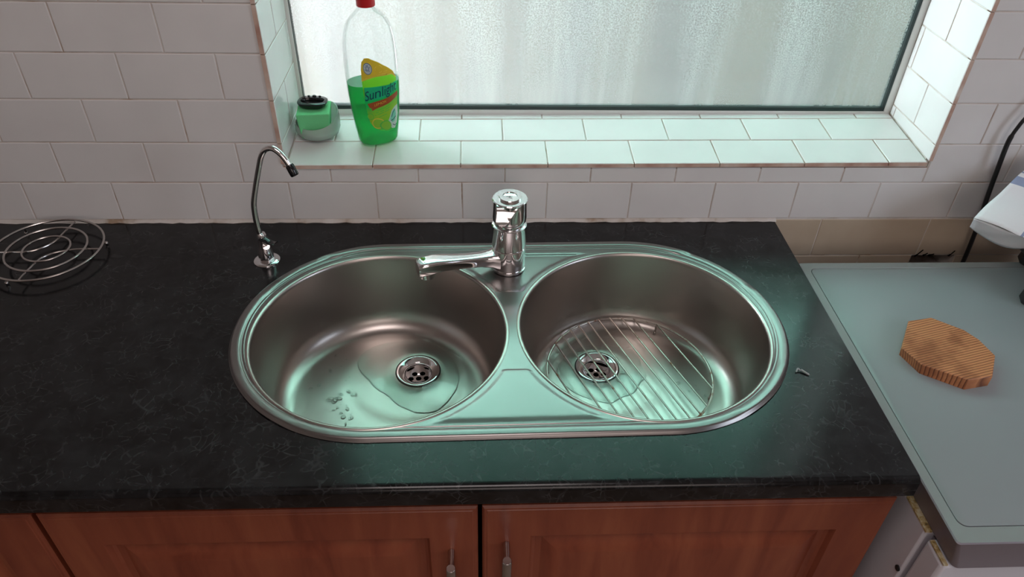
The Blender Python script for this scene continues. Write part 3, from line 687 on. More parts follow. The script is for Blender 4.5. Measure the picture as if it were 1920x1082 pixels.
# ------------------------------------------------------------------ wire trivet
tv = empty('wire_trivet', (-0.5480, -0.1040, ZT), 'round chrome wire trivet of three rings on the worktop at far left', 'trivet')
to = Vector((-0.548, -0.104)); ZV = 0.0150
for r_ in (0.0893, 0.0633, 0.0370):
    mb = MB(); mb.tube([(r_ * cos(a), r_ * sin(a), ZV) for a in [2 * PI * i / 80 for i in range(80)]], 0.0020 if r_ > 0.05 else 0.0018, 10, closed=True); mb.build('ring', M['wire'], tv, smooth=True)
for pl_ in ([(-0.5377, -0.0170), (-0.5436, -0.0603), (-0.5447, -0.0724), (-0.5500, -0.0850), (-0.5583, -0.0957), (-0.5690, -0.1040), (-0.5822, -0.1081), (-0.6056, -0.1090), (-0.6355, -0.1095)],
           [(-0.4606, -0.1003), (-0.4946, -0.1006), (-0.5090, -0.1025), (-0.5186, -0.1055), (-0.5290, -0.1095), (-0.5378, -0.1157), (-0.5450, -0.1230), (-0.5495, -0.1316), (-0.5557, -0.1709), (-0.5564, -0.1910)]):
    mb = MB(); mb.tube([(x - to.x, y - to.y, ZV - 0.0034) for x, y, _ in catmull([(a, b_, 0) for a, b_ in pl_], 5)], 0.0016, 8); mb.build('cross_wire', M['wire'], tv, smooth=True)
for x, y in ((-0.4647, -0.0708), (-0.5801, -0.1827), (-0.6154, -0.0390), (-0.6310, -0.1380)):
    p = Vector((x - to.x, y - to.y)); q = p.normalized() * 0.0893
    mb = MB(); mb.tube([(q.x, q.y, ZV), (p.x * 0.97, p.y * 0.97, 0.006)], 0.0017, 8); mb.sphere((p.x, p.y, 0.0032), 0.0032, seg=12); mb.build('foot', M['wire'], tv, smooth=True)

# ------------------------------------------------------------------ washing-up liquid bottle
BX, BY = 0.0030, 0.0745; BZ = SZ(BX, BY + 0.016) + 0.0008; BR = rad(22)
bot = empty('dish_soap_bottle', (BX, BY, BZ), 'clear squeeze bottle of green washing-up liquid with red cap on the window sill', 'bottle', rz=BR)
BS = [(0.0, 0.0290, 0.0180), (0.0015, 0.0325, 0.0215), (0.006, 0.0352, 0.0240), (0.03, 0.0392, 0.0262), (0.06, 0.0428, 0.0275), (0.09, 0.0452, 0.0282), (0.12, 0.0462, 0.0284), (0.15, 0.0458, 0.0280), (0.175, 0.0445, 0.0270), (0.195, 0.0405, 0.0250), (0.208, 0.0350, 0.0225), (0.218, 0.0275, 0.0195), (0.225, 0.0200, 0.0165), (0.229, 0.0140, 0.0135), (0.245, 0.0125, 0.0125)]
BS = [(z * 1.03, a, b_) for z, a, b_ in BS]
def bsec(z):
    for (z0, a0, b0), (z1, a1, b1) in zip(BS, BS[1:]):
        if z <= z1:
            u = sm(z0, z1, z) * 0.0 + (z - z0) / (z1 - z0); return a0 + (a1 - a0) * u, b0 + (b1 - b0) * u
    return BS[-1][1:]
def bpt(ang, z, off=0.0):
    a, b_ = bsec(z); a += off; b_ += off; e_ = 0.82 if z < 0.22 else 1
    ca, sa = cos(ang), sin(ang); return (a * math.copysign(abs(ca) ** e_, ca), b_ * math.copysign(abs(sa) ** e_, sa), z)
def blps(zs, off, n=64): return [[bpt(2 * PI * k / n, z, off) for k in range(n)] for z in zs]
zz = [z * 1.03 for z in [0.0, 0.0015, 0.004, 0.006, 0.012, 0.02] + [0.03 + 0.01 * k for k in range(15)] + [0.178, 0.185, 0.19, 0.195, 0.2, 0.204, 0.208, 0.213, 0.218, 0.222, 0.225, 0.229, 0.245]]
mb = MB(); mb.loops(blps(zz, 0), True, True, False); mb.build('bottle_shell', M['clear'], bot, smooth=True, angle=70)
LZ = 0.1140
mb = MB(); zl = [z for z in zz if 0.0015 < z < LZ] + [LZ]
mb.loops(blps(zl, -0.0012), True, True, False, 0); mb.loops([[(x * 1, y * 1, LZ) for x, y, _ in blps([LZ], -0.0012)[0]], [(x * 0.02, y * 0.02, LZ) for x, y, _ in blps([LZ], -0.0012)[0]]], cap1=True, mi=1)
mb.build('green_liquid', [M['liquid'], M['liquid_top']], bot, smooth=True, angle=60)
mb = MB(); lps = []
for r_, z in ((0.0148, 0.2325), (0.0150, 0.2335), (0.0146, 0.268), (0.0138, 0.272), (0.008, 0.273), (0.0075, 0.284), (0.001, 0.285)):
    z += 0.0075; lps.append([((r_ + (0.0002 if k % 2 and r_ > 0.014 else 0)) * cos(2 * PI * k / 72), (r_ + (0.0002 if k % 2 and r_ > 0.014 else 0)) * sin(2 * PI * k / 72), z) for k in range(72)])
mb.loops(lps, True, True, True); mb.build('red_cap', M['cap_red'], bot, smooth=True, angle=35)
# label pieces wrapped on the front face: u along the face (0 = middle), z up
ARC = []
def fu(u, z, off):
    """walk round the bottle's front: u metres from the middle of the front face"""
    z = 0.0312 + (z - 0.0185) * 1.19 - 0.17 * u; u = 0.88 * u - 0.0005
    a, b_ = bsec(z); x = max(-0.9995, min(0.9995, u / (a * 1.12))); ang = -PI / 2 + math.asin(x)
    return bpt(ang, z, off)
def lab2d(name, poly, mat, off, parent, step=0.004):
    P = [Vector((p[0], p[1])) for p in poly]; q = []
    for i in range(len(P)):
        a, b_ = P[i], P[(i + 1) % len(P)]; k = max(1, int((b_ - a).length / step))
        q += [a.lerp(b_, s_ / k) for s_ in range(k)]
    n = len(q); es = [(i, (i + 1) % n) for i in range(n)]
    x0, x1 = min(p.x for p in q), max(p.x for p in q); y0, y1 = min(p.y for p in q), max(p.y for p in q)
    pl2 = [(p.x, p.y) for p in q]; pts2 = list(q)
    i = x0 + step
    while i < x1:
        j = y0 + step
        while j < y1:
            if inpoly((i, j), pl2): pts2.append(Vector((i + 1e-5, j)))
            j += step
        i += step
    v_, _, f_, *_ = delaunay_2d_cdt(pts2, es, [], 0, 1e-7)
    f_ = [f for f in f_ if inpoly(sum((v_[i] for i in f), Vector((0, 0))) / 3, pl2)]
    mb = MB(); mb.add([fu(p.x, p.y, off) for p in v_], f_); return mb.build(name, mat, parent, smooth=True, angle=80, recalc=False)
def flat(name, c, tl=0.35):
    m = bpy.data.materials.new(name); m.use_nodes = True; t = m.node_tree; b = t.nodes['Principled BSDF']
    b.inputs['Base Color'].default_value = (*c, 1); b.inputs['Roughness'].default_value = 0.3
    tr = N(t, 'ShaderNodeBsdfTranslucent'); tr.inputs['Color'].default_value = (*c, 1)
    mx = N(t, 'ShaderNodeMixShader'); mx.inputs[0].default_value = tl; L(t, b.outputs[0], mx.inputs[1]); L(t, tr.outputs[0], mx.inputs[2])
    L(t, mx.outputs[0], t.nodes['Material Output'].inputs[0]); return m, t, b, tr
m, t, b, tr = flat('label_print', (0.2, 0.7, 0.1)); v = coords(t)
sp = N(t, 'ShaderNodeSeparateXYZ'); L(t, v, sp.inputs[0]); mr = N(t, 'ShaderNodeMapRange'); mr.inputs['From Min'].default_value = 0.02; mr.inputs['From Max'].default_value = 0.108
mad = N(t, 'ShaderNodeMath', operation='MULTIPLY_ADD'); L(t, sp.outputs['X'], mad.inputs[0]); mad.inputs[1].default_value = -0.35; L(t, sp.outputs['Z'], mad.inputs[2])
L(t, mad.outputs[0], mr.inputs['Value'])
cc = ramp(t, mr.outputs[0], [(0.0, (0.03, 0.55, 0.12)), (0.25, (0.25, 0.62, 0.05)), (0.42, (0.42, 0.62, 0.04)), (0.58, (0.28, 0.62, 0.06)), (0.75, (0.01, 0.60, 0.14)), (0.9, (0.02, 0.62, 0.20)), (1.0, (0.20, 0.65, 0.03))])
L(t, cc, b.inputs['Base Color']); L(t, cc, tr.inputs['Color']); M['lab'] = m
M['gold'] = flat('label_gold', (0.62, 0.40, 0.03), 0.25)[0]; M['goldline'] = flat('label_gold_line', (0.85, 0.62, 0.10))[0]
M['navy'] = flat('label_navy', (0.002, 0.055, 0.09), 0.0)[0]; M['ribbon'] = flat('label_ribbon', (0.36, 0.075, 0.02), 0.1)[0]
M['lime'] = flat('label_lime', (0.30, 0.66, 0.06))[0]; M['limerim'] = flat('label_lime_rim', (0.12, 0.60, 0.10))[0]
M['mint'] = flat('label_mint', (0.25, 0.75, 0.55))[0]; M['lwhite'] = flat('label_white', (0.70, 0.78, 0.76))[0]; M['lblue'] = flat('label_blue', (0.10, 0.20, 0.42))[0]
body = [(-0.0275, 0.094), (-0.0265, 0.070), (-0.0225, 0.045), (-0.0180, 0.030), (-0.011, 0.0225), (0.0, 0.0185), (0.014, 0.0165), (0.027, 0.019), (0.034, 0.026), (0.0385, 0.045), (0.0415, 0.070), (0.0430, 0.092), (0.0405, 0.102), (0.030, 0.107), (0.0, 0.1030), (-0.018, 0.0975)]
lab = lab2d('front_label', body, M['lab'], 0.0006, bot)
lab2d('gold_panel', [(-0.0275, 0.094), (-0.018, 0.0975), (0.0, 0.1030), (0.030, 0.1070), (0.0405, 0.102), (0.034, 0.1105), (0.022, 0.1160), (0.010, 0.1200), (0.000, 0.1250), (-0.010, 0.1285), (-0.018, 0.1275), (-0.0245, 0.121), (-0.0270, 0.110)], M['gold'], 0.0007, lab)
lab2d('gold_border', [(-0.0277, 0.0930), (-0.018, 0.0965), (0.0, 0.1018), (0.030, 0.1058), (0.0408, 0.1010), (0.0408, 0.1030), (0.030, 0.1078), (0.0, 0.1040), (-0.018, 0.0987), (-0.0277, 0.0952)], M['goldline'], 0.0009, lab)
lab2d('badge', [(-0.0135 + 0.0085 * cos(a), 0.1130 + 0.0085 * sin(a)) for a in [2 * PI * k / 28 for k in range(28)]], M['lblue'], 0.0009, lab, 0.003)
lab2d('badge_face', [(-0.0135 + 0.0074 * cos(a), 0.1130 + 0.0074 * sin(a)) for a in [2 * PI * k / 28 for k in range(28)]], M['lwhite'], 0.0011, lab, 0.003)
def stroke(name, pl_, wd, mat, off, parent):
    P = [Vector(p) for p in pl_]; l, r = [], []
    for i, p in enumerate(P):
        d = (P[min(i + 1, len(P) - 1)] - P[max(i - 1, 0)]).normalized(); n_ = Vector((-d.y, d.x)) * wd / 2; l.append(p + n_); r.append(p - n_)
    mb = MB(); mb.loops([[fu(p.x, p.y, off) for p in l], [fu(p.x, p.y, off) for p in r]], closed=False); return mb.build(name, mat, parent, recalc=False)
def strokes(name, lst, wd, mat, off, parent):
    mb = MB()
    for pl_ in lst:
        P = [Vector(p) for p in pl_]; l, r = [], []
        for i, p in enumerate(P):
            d = (P[min(i + 1, len(P) - 1)] - P[max(i - 1, 0)]).normalized(); n_ = Vector((-d.y, d.x)) * wd / 2; l.append(p + n_); r.append(p - n_)
        mb.loops([[fu(p.x, p.y, off) for p in l], [fu(p.x, p.y, off) for p in r]], closed=False)
    return mb.build(name, mat, parent, recalc=False)
bx_, bz_ = -0.0135, 0.1130
strokes('badge_print', [[(bx_ - 0.004, bz_ + 0.003), (bx_ - 0.002, bz_ - 0.001), (bx_ - 0.001, bz_ - 0.004)], [(bx_ + 0.004, bz_ + 0.0035), (bx_ + 0.002, bz_), (bx_ + 0.003, bz_ - 0.004)], [(bx_ - 0.002, bz_ + 0.0055), (bx_ - 0.001, bz_ + 0.002)], [(bx_ + 0.0005, bz_ + 0.006), (bx_ + 0.0005, bz_ + 0.002)], [(bx_ - 0.005, bz_ - 0.001), (bx_ - 0.003, bz_ - 0.003)], [(bx_ - 0.0005, bz_ - 0.0015), (bx_ + 0.001, bz_ - 0.003)]], 0.0011, M['lblue'], 0.0013, lab)
cxr, czr = 0.0045, 0.1135
strokes('recycling_mark', [[(cxr + 0.0052 * cos(a + k * 2 * PI / 3 + s_ * 0.22), czr + 0.0052 * sin(a + k * 2 * PI / 3 + s_ * 0.22)) for s_ in range(6)] for k in range(3) for a in (0.4,)] + [[(-0.004 + 0.012, 0.1060), (0.018, 0.1075)], [(0.012, 0.1075 + 0.0025), (0.020, 0.1110)]], 0.0011, M['goldline'], 0.0009, lab)
# the word on the label
def text_mesh(s, size, shear=0.12):
    cu = bpy.data.curves.new('t', 'FONT'); cu.body = s; cu.size = size; cu.shear = shear; cu.resolution_u = 4; cu.space_character = 1.0
    ob = bpy.data.objects.new('t', cu); COL.objects.link(ob); bpy.context.view_layer.update()
    dg = bpy.context.evaluated_depsgraph_get(); me = bpy.data.meshes.new_from_object(ob.evaluated_get(dg)); bpy.data.objects.remove(ob); return me
def put_text(name, s, size, x0, z0, x1, slope, height, mat, off, parent):
    me = text_mesh(s, size); bm = bmesh.new(); bm.from_mesh(me); bmesh.ops.triangulate(bm, faces=bm.faces)
    for _ in range(2):
        bmesh.ops.subdivide_edges(bm, edges=[e for e in bm.edges if e.calc_length() > size * 0.2], cuts=1)
        bmesh.ops.triangulate(bm, faces=bm.faces)
    mnx = min(v.co.x for v in bm.verts); mxx = max(v.co.x for v in bm.verts); mny = min(v.co.y for v in bm.verts); mxy = max(v.co.y for v in bm.verts)
    for v_ in bm.verts:
        u = (v_.co.x - mnx) / (mxx - mnx); w_ = (v_.co.y - 0) / size
        x = x0 + (x1 - x0) * u; z = z0 + slope * u + w_ * height * (1.12 + 0.05 * u)
        v_.co = fu(x, z, off)
    bm.to_mesh(me); bm.free(); me.materials.clear(); me.materials.append(mat); me.name = name
    for p in me.polygons: p.material_index = 0
    o = bpy.data.objects.new(name, me); COL.objects.link(o); o.parent = parent; return o
M['halo'] = flat('label_halo', (0.02, 0.62, 0.30))[0]
lab2d('name_flash', [(-0.0245, 0.0655), (0.000, 0.0685), (0.020, 0.0745), (0.0405, 0.0850), (0.0415, 0.0960), (0.020, 0.0900), (-0.004, 0.0870), (-0.024, 0.0845)], M['halo'], 0.0009, lab)
put_text('brand_lettering', 'Sunlight', 0.02, -0.0240, 0.0640, 0.0385, 0.0190, 0.0180, M['navy'], 0.0016, lab)
lab2d('ribbon', [(-0.0205, 0.0600), (-0.006, 0.0640), (0.016, 0.0705), (0.0425, 0.0810), (0.0420, 0.0735), (0.018, 0.0620), (-0.001, 0.0550), (-0.0115, 0.0500), (-0.0135, 0.0540), (-0.0170, 0.0545)], M['ribbon'], 0.0010, lab)
put_text('ribbon_lettering', 'LEMON', 0.01, -0.007, 0.0570, 0.0120, 0.0065, 0.0048, M['goldline'], 0.0015, lab)
strokes('small_print', [[(-0.003, 0.0505), (0.008, 0.0545), (0.022, 0.0605)], [(-0.006, 0.0465), (-0.001, 0.0480)], [(0.001, 0.0487), (0.007, 0.0510)], [(0.009, 0.0518), (0.020, 0.0560)], [(-0.008, 0.0425), (-0.005, 0.0435)], [(-0.003, 0.0440), (0.006, 0.0475)], [(0.008, 0.0483), (0.018, 0.0520)], [(-0.001, 0.0400), (0.012, 0.0450)]], 0.0009, M['limerim'], 0.0009, lab)
lab2d('mint_flower', [(0.012, 0.030), (0.018, 0.040), (0.023, 0.050), (0.031, 0.056), (0.040, 0.060), (0.0400, 0.045), (0.036, 0.030), (0.030, 0.0215), (0.022, 0.0215)], M['lwhite'], 0.0009, lab)
lab2d('mint_leaf', [(0.018, 0.036), (0.024, 0.048), (0.032, 0.054), (0.034, 0.044), (0.030, 0.034), (0.024, 0.031)], M['mint'], 0.0011, lab)
strokes('leaf_lines', [[(0.020, 0.034), (0.026, 0.036), (0.033, 0.041)], [(0.022, 0.040), (0.026, 0.047), (0.031, 0.052)], [(0.024, 0.028), (0.030, 0.026), (0.034, 0.029)]], 0.0012, M['navy'], 0.0013, lab)
def fruit(cx_, cz_, r_, k):
    lab2d('lemon_slice', [(cx_ + r_ * cos(a), cz_ + r_ * 0.8 * sin(a)) for a in [2 * PI * i / 26 for i in range(26)]], M['goldline'] if k == 1 else M['limerim'], 0.0012 + 0.0002 * k, lab)
    lab2d('lemon_flesh', [(cx_ + r_ * 0.85 * cos(a), cz_ + r_ * 0.66 * sin(a)) for a in [2 * PI * i / 26 for i in range(26)]], M['lime'], 0.0013 + 0.0002 * k, lab)
fruit(-0.0165, 0.0405, 0.0065, 0); fruit(-0.004, 0.0300, 0.0105, 1); fruit(0.0095, 0.0265, 0.0105, 2)

# ------------------------------------------------------------------ sponge holder
SX, SY = -0.1070, 0.0930; SBZ = SZ(SX, SY) + 0.0022
sh = empty('scrubber_dish', (SX, SY, SBZ), 'round milky plastic scrubber dish in the left corner of the window sill', 'dish', rz=rad(-6))
mb = MB(); n = 56; lps = []
for r_, z, tl in ((0.022, 0.0, 0), (0.030, 0.0012, 0), (0.0370, 0.007, 0), (0.0405, 0.0150, 0.1), (0.0405, 0.0225, 0.6), (0.0392, 0.0270, 1.0), (0.0376, 0.0265, 1.0), (0.0385, 0.0205, .6), (0.0365, 0.010, 0), (0.030, 0.0040, 0), (0.02, 0.003, 0)):
    lp = []
    for k in range(n):
        a = 2 * PI * k / n; lift = (0.5 + 0.5 * cos(a - rad(50))) ** 2 * 0.024 * tl
        lp.append((r_ * cos(a), r_ * sin(a), z + lift))
    lps.append(lp)
mb.loops(lps, True, True, True); mb.build('dish_bowl', M['milky'], sh, smooth=True, angle=50)
spg = empty('sponge', (SX - 0.002, SY - 0.003, SBZ + 0.0065), 'green block sponge sitting in the milky round dish', 'sponge', rz=rad(6))
mb = MB(); bx = [(-0.0275, -0.031), (0.0265, -0.031), (0.0275, 0.020), (-0.0255, 0.020)]
mb.loops([[(x * 0.86, y * 0.86 + 0.001, 0.0) for x, y in bx], [(x * 0.95, y * 0.93, 0.015) for x, y in bx], [(x, y, 0.048) for x, y in [(-0.0290, -0.0305), (0.0285, -0.0305), (0.0295, 0.026), (-0.0285, 0.026)]]], True, True, True)
so = mb.build('sponge_block', M['sponge'], spg); bevel_mod(so, 0.002, 3)
kn = empty('plunger_cap', (SX - 0.0035, SY + 0.0015, SBZ + 0.0550), 'black oval pump cap lying on top of the green sponge', 'cap', rz=rad(-3))
def oval(a, b_, n=40, e_=0.72): return [(a * math.copysign(abs(cos(2 * PI * k / n)) ** e_, cos(2 * PI * k / n)), b_ * math.copysign(abs(sin(2 * PI * k / n)) ** e_, sin(2 * PI * k / n))) for k in range(n)]
mb = MB(); mb.loops([[(x, y, z) for x, y in oval(a, b_)] for a, b_, z in ((0.019, 0.015, 0.0), (0.0240, 0.0185, 0.0035), (0.0265, 0.0205, 0.0085), (0.0262, 0.0203, 0.0100), (0.0250, 0.0192, 0.0108), (0.0208, 0.0118, 0.0110), (0.0200, 0.0110, 0.0100), (0.0190, 0.0102, 0.0045), (0.004, 0.002, 0.0042))], True, True, True)
mb.build('cap_body', M['gloss_black'], kn, smooth=True, angle=35)
mb = MB()
for x in (-0.010, 0.0, 0.010): mb.sphere((x, 0.0165, 0.0115), 0.0036 if x == 0 else 0.0024, 1, 0.8, 0.5, 14)
mb.build('hinge', M['gloss_black'], kn, smooth=True)

# ------------------------------------------------------------------ grey-topped appliance
AX0, AX1, AYB, AYF, AZ = 0.7620, 1.3550, -0.0930, -0.6700, 0.8700
ap = empty('kitchen_appliance', ((AX0 + AX1) / 2, -0.38, 0.0), 'white freestanding appliance with flat grey top beside the worktop', 'appliance')
mb = MB()
def rrect(x0, x1, y0, y1, r, n=5):
    p = []
    for cx_, cy_, a0 in ((x1 - r, y0 + r, -PI / 2), (x1 - r, y1 - r, 0), (x0 + r, y1 - r, PI / 2), (x0 + r, y0 + r, PI)):
        for k in range(n + 1): a = a0 + PI / 2 * k / n; p.append((cx_ + r * cos(a), cy_ + r * sin(a)))
    return p
def rr3(d, z, r, dy=0): return [(x, y, z) for x, y in rrect(AX0 + d, AX1 - d, AYF + d + dy, AYB - d, r)]
mb.loops([rr3(0.026, 0.8100, 0.006, -0.020), rr3(0.0200, 0.8105, 0.008, -0.016), rr3(0.0030, 0.8655, 0.005, -0.001), rr3(0.0008, 0.8685, 0.005), rr3(0.0025, 0.8700, 0.005)], cap0=True, mi=1)
mb.loops([rr3(0.0025, 0.8700, 0.005), [(x, y, 0.8702) for x, y in rrect(AX0 + 0.0155, AX1 - 0.0155, AYF + 0.0240, AYB - 0.0175, 0.012)], [(x, y, 0.8690) for x, y in rrect(AX0 + 0.0163, AX1 - 0.0163, AYF + 0.0248, AYB - 0.0183, 0.012)]], mi=0)
tp = childof2(mb.build('top_rim', [M['grey_rim'], M['grey_side']], smooth=True, angle=30), ap)
mb = MB(); q = lambda d, z: [(x, y, z) for x, y in rrect(AX0 + 0.0170 + d, AX1 - 0.0170 - d, AYF + 0.0255 + d, AYB - 0.0190 - d, 0.012)]
mb.loops([q(0, 0.8680), q(0, 0.8698), q(0.0008, 0.8704)], cap0=True, cap1=True); childof2(mb.build('top_panel', M['grey_top'], smooth=True, angle=40), ap)
bx0, bx1 = 0.7735, 1.3435
mb = MB(); mb.box(((bx0 + bx1) / 2, (-0.612 + -0.10) / 2, 0.43), (bx1 - bx0, 0.512, 0.758)); mb.box(((bx0 + bx1) / 2, -0.35, 0.035), (bx1 - bx0 - 0.04, 0.45, 0.05))
bo = childof2(mb.build('body', M['enamel']), ap); bevel_mod(bo, 0.004)
mb = MB(); mb.box((bx0 + 0.0035, -0.585, 0.8100), (0.009, 0.056, 0.0030)); childof2(mb.build('stained_ledge', M['stained']), ap)['label'] = 'yellowed dirty ledge under the grey top'
mb = MB(); mb.box(((bx0 + bx1) / 2 + 0.006, -0.6155, 0.43), (bx1 - bx0 - 0.016, 0.012, 0.74)); childof2(mb.build('door_seal', M['grey_side']), ap)
mb = MB(); mb.box(((bx0 + bx1) / 2, -0.6395, 0.445), (bx1 - bx0, 0.041, 0.722)); do = childof2(mb.build('front_door', M['enamel']), ap); bevel_mod(do, 0.006, 4)
mb = MB(); mb.box((bx0 + 0.0035, -0.642, 0.8075), (0.006, 0.036, 0.0025)); childof2(mb.build('worn_edge', M['stained']), ap)
mb = MB(); mb.lathe([(0.0001, 0.0), (0.0045, 0.0), (0.0045, 0.002), (0.003, 0.003), (0.0001, 0.003)], seg=20); sc = mb.build('screw', M['black'], smooth=True)
sc.rotation_euler = (0, -PI / 2, 0); sc.location = (bx0 - 0.0005, -0.606, 0.712); childof2(sc, ap)

# ------------------------------------------------------------------ wooden board
bt = [(0.8354, -0.3430), (0.8491, -0.3797), (0.9044, -0.4136), (0.9442, -0.4070), (0.9735, -0.3624), (0.9677, -0.3260), (0.9555, -0.3032), (0.9166, -0.2721), (0.8754, -0.2801)]
bb_ = [(0.8405, -0.3375), (0.8530, -0.3790), (0.9050, -0.4140), (0.9450, -0.4065), (0.9725, -0.3640), (0.9677, -0.3260), (0.9555, -0.3032), (0.9166, -0.2740), (0.8770, -0.2820)]
bc_ = Vector((0.906, -0.345)); ZA = 0.8706
mb = MB(); T2 = [(x - bc_.x, y - bc_.y) for x, y in bt]; B2 = [(x - bc_.x, y - bc_.y) for x, y in bb_]
mb.loops([[(x, y, 0) for x, y in B2], [(x, y, 0.0190) for x, y in T2], [(x, y, 0.0200) for x, y in inset(T2, 0.0010)]], True, True, True)
bd = mb.build('wooden_board', M['board']); bd.location = (bc_.x, bc_.y, ZA)
tag(bd, 'small chunky pine board with many-sided outline lying on the grey appliance top', 'wooden board')

# ------------------------------------------------------------------ cable, black machine, tea towel
cb_ = catmull([(1.138, -0.012, 0.775), (1.1370, -0.016, 0.82), (1.1290, -0.018, 0.90), (1.1210, -0.018, 0.96), (1.1145, -0.018, 1.02), (1.1100, -0.018, 1.075), (1.1150, -0.018, 1.105), (1.1220, -0.018, 1.125), (1.140, -0.017, 1.17), (1.165, -0.016, 1.25), (1.18, -0.016, 1.36)], 8)
mb = MB(); mb.tube(cb_, [0.0042 if p.z < 1.088 else 0.0032 for p in cb_], 12); tag(mb.build('power_cable', M['black'], smooth=True, angle=60), 'thick black cable running up the right wall from behind the grey top', 'cable')
km = empty('black_machine', (1.25, -0.19, AZ), 'black countertop machine at the right edge of the frame under the towel', 'kitchen machine')
mb = MB(); mb.loops([[(x - 1.25, y + 0.19, z) for x, y in rrect(1.160 + d, 1.345 - d, -0.265 + d, -0.058 - d, 0.02)] for d, z in ((0.004, 0.030), (0.0, 0.034), (0.0, 0.100), (0.006, 0.108))], True, True, True)
mb.build('housing', M['black'], km, smooth=True, angle=40)
for px, py in ((1.135, -0.215), (1.30, -0.215), (1.20, -0.10), (1.31, -0.10)):
    mb = MB(); mb.lathe([(0.024, 0.0008), (0.026, 0.003), (0.023, 0.032), (0.001, 0.032)], (px - 1.25, py + 0.19, 0), 8, cap0=True); mb.build('foot', M['black'], km)
# towel: draped over the machine, its corner hanging out to the left
G = 26; lps = []
def tz(u, v_):     # u along left->right, v front->back
    return 0.0
mb = MB()
A_, B_, C2, D_ = Vector((1.0330, -0.118, 0.9810)), Vector((1.205, -0.262, 0.968)), Vector((1.330, -0.120, 0.990)), Vector((1.180, 0.000 - 0.022, 1.055))
lps = []
for i in range(G + 1):
    l = []
    for j in range(G + 1):
        u, v_ = i / G, j / G
        p = A_ * (1 - u) * (1 - v_) + B_ * u * (1 - v_) + C2 * u * v_ + D_ * (1 - u) * v_
        bulge = 0.020 * sin(PI * u) * sin(PI * v_) + 0.0035 * sin(9 * u + 4 * v_) + 0.0025 * sin(13 * v_ - 3 * u)
        l.append(p + Vector((0, 0, max(bulge, -0.001))))
    lps.append(l)
mb.loops(lps, closed=False)
# folded-under flap
E0 = Vector((1.0345, -0.117, 0.9795)); E1 = Vector((1.1600, -0.200, 0.968))
lps = []
for k in range(9):
    w_ = k / 8; l = []
    for i in range(17):
        u = i / 16; p = E0.lerp(E1, u)
        dep = (0.010 + 0.034 * sin(PI * min(1, u * 1.15 + 0.12)) ** 0.6) * w_
        p = p + Vector((0.016 * w_, 0.020 * w_, -dep + 0.0015 * sin(11 * u + 6 * w_)))
        l.append(p)
    lps.append(l)
mb.loops(lps, closed=False)
tw = mb.build('tea_towel', M['cloth'], smooth=True, angle=80, recalc=False)
uvl = tw.data.uv_layers.new(name='UVMap'); ng = (G + 1) ** 2
for lp_ in tw.data.loops:
    q_ = lp_.vertex_index
    uvl.data[lp_.index].uv = ((q_ // (G + 1)) / G, (q_ % (G + 1)) / G) if q_ < ng else (((q_ - ng) % 17) / 16 * 0.5 - 0.3, 0.1)
md = tw.modifiers.new('thick', 'SOLIDIFY'); md.thickness = 0.0012
tag(tw, 'white tea towel with blue stripes draped over the black machine at right', 'tea towel')

# ------------------------------------------------------------------ small things
mb = MB(); mb.tube(catmull([(-0.0055, 0.000, 0.0012), (-0.0025, 0.004, 0.0042), (0.001, 0.002, 0.0020)], 5), 0.0011, 8); mb.tube(catmull([(0.002, 0.003, 0.0030), (0.006, -0.001, 0.0022), (0.012, -0.0065, 0.0010)], 5), [0.0007] + [0.0014] * 9 + [0.0006], 8)
o = mb.build('crumb', simple('pale_scrap', (0.35, 0.37, 0.38), 0.5), smooth=True); o.location = (0.651, -0.4035, ZT + 0.0002)
tag(o, 'tiny curled grey scrap lying on the black worktop right of the sink', 'scrap')
DR = [(-0.0665, -0.2083, 2), (-0.0466, -0.2192, 1.2), (-0.0698, -0.2475, 2.6), (-0.0534, -0.2362, 1.3), (-0.0828, -0.2787, 2.6), (-0.097, -0.2882, 2.2), (-0.0444, -0.3012, 2.4), (-0.0321, -0.2954, 2.6), (-0.0199, -0.3016, 2), (-0.0604, -0.3104, 3.4), (-0.0520, -0.3130, 4), (-0.0458, -0.3104, 3.4), (-0.0257, -0.3039, 2), (-0.0471, -0.3305, 1.8), (-0.0523, -0.3361, 1.8), (-0.0387, -0.3421, 2), (-0.0295, -0.3342, 2.4), (-0.0342, -0.3501, 3.2), (-0.0236, -0.3536, 2.6), (-0.0289, -0.3646, 2), (-0.0238, -0.3458, 1.4), (-0.036, -0.262, 1.2), (-0.041, -0.270, 1.4), (0.098, -0.262, 1), (0.113, -0.293, 1), (0.1, -0.322, 1), (-0.0420, -0.3240, 1.3), (-0.0330, -0.3260, 1.2)]
DR2 = [(0.428, -0.258, 2.4), (0.437, -0.262, 1.4), (0.520, -0.285, 2.6), (0.548, -0.292, 1.6), (0.551, -0.302, 1.3), (0.535, -0.305, 1.7), (0.560, -0.314, 2.4), (0.516, -0.318, 1.4), (0.405, -0.352, 1.6), (0.47, -0.345, 1.4), (0.455, -0.33, 1.2)]
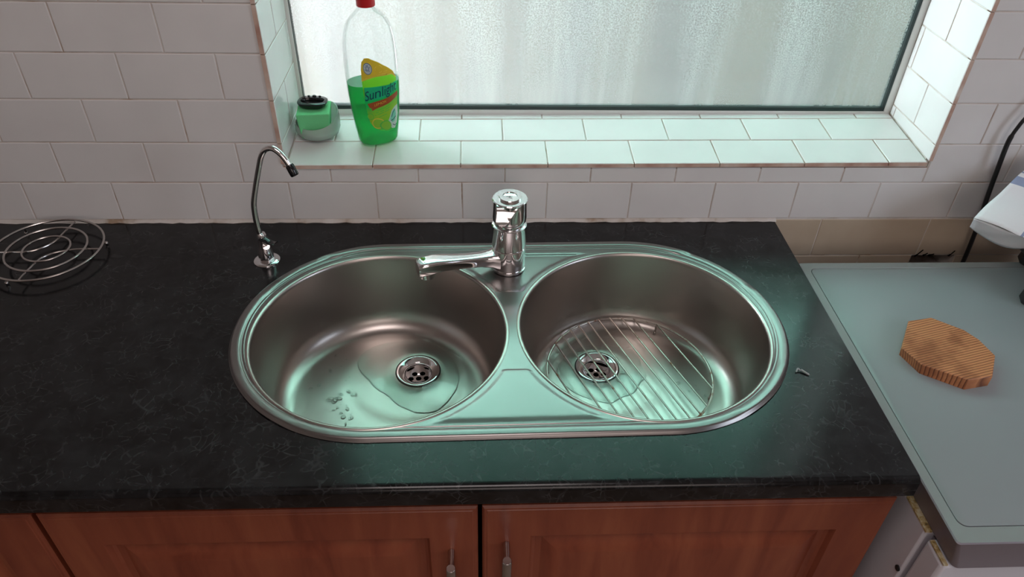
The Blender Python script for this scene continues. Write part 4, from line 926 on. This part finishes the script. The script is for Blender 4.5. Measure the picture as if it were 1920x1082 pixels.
for nm, lst, lb_ in (('water_drops', DR, 'scattered clear water drops on the floor of the left sink bowl'), ('water_drops', DR2, 'scattered clear water drops under the wire rack in the right sink bowl')):
    mb = MB()
    for x, y, s in lst:
        s *= 0.0012
        k0 = random.uniform(0.7, 1.4)
        for q_ in range(2 if s > 0.002 else 1):
            mb.lathe([(s * 1.0, 0.0), (s * 0.96, s * 0.16), (s * 0.75, s * 0.34), (s * 0.4, s * 0.44), (0.00005, s * 0.47)], (x + random.uniform(-1, 1) * s * q_, y + random.uniform(-1, 1) * s * q_, ZFL + 0.0016), 12, cap1=True, sx=k0, sy=1 / k0)
    tag(mb.build(nm, M['water'], smooth=True, angle=70), lb_, 'water drops', kind='stuff')
PL = [[-0.024, -0.2392], [-0.0045, -0.2676], [0.0109, -0.2876], [0.0299, -0.3024], [0.0492, -0.3241], [0.0673, -0.336], [0.0849, -0.3432], [0.1147, -0.3392], [0.1395, -0.3045], [0.1482, -0.2743], [0.1454, -0.2423], [0.1308, -0.212], [0.1082, -0.1887], [0.0598, -0.1750], [0.0127, -0.1797], [-0.0136, -0.1959], [-0.0253, -0.2152]]
PR_ = [[0.3165, -0.2574], [0.3253, -0.2829], [0.3483, -0.3079], [0.3943, -0.3268], [0.4182, -0.3152], [0.4425, -0.3036], [0.4551, -0.2827], [0.469, -0.2665], [0.466, -0.247], [0.4589, -0.2066], [0.4238, -0.1952], [0.3765, -0.1915], [0.346, -0.2079], [0.3241, -0.2314]]
for poly, dc, lb_ in ((PL, drains[1], 'thin film of water round the drain of the left sink bowl'), (PR_, drains[0], 'thin film of water round the drain of the right sink bowl')):
    c_ = catmull([(x, y, 0) for x, y in poly], 7, True); c_ = [Vector((p.x + random.uniform(-1, 1) * 0.0006, p.y + random.uniform(-1, 1) * 0.0006)) for p in c_]
    D_v = Vector(dc); n = len(c_)
    ang = [math.atan2(p.y - D_v.y, p.x - D_v.x) for p in c_]
    inn = [D_v + Vector((cos(a), sin(a))) * 0.0392 for a in ang]
    mb = MB(); zf = ZFL + 0.0012
    mb.loops([[(p.x, p.y, zf + 0.0006) for p in c_], [(*(p.lerp(q_, 0.02)), zf + 0.0014) for p, q_ in zip(c_, inn)], [(*(p.lerp(q_, 0.07)), zf + 0.0019) for p, q_ in zip(c_, inn)], [(*(p.lerp(q_, 0.5)), zf + 0.0019) for p, q_ in zip(c_, inn)], [(*q_, zf + 0.0017) for q_ in inn]])
    tag(mb.build('water_film', M['water']), lb_, 'water', kind='stuff')
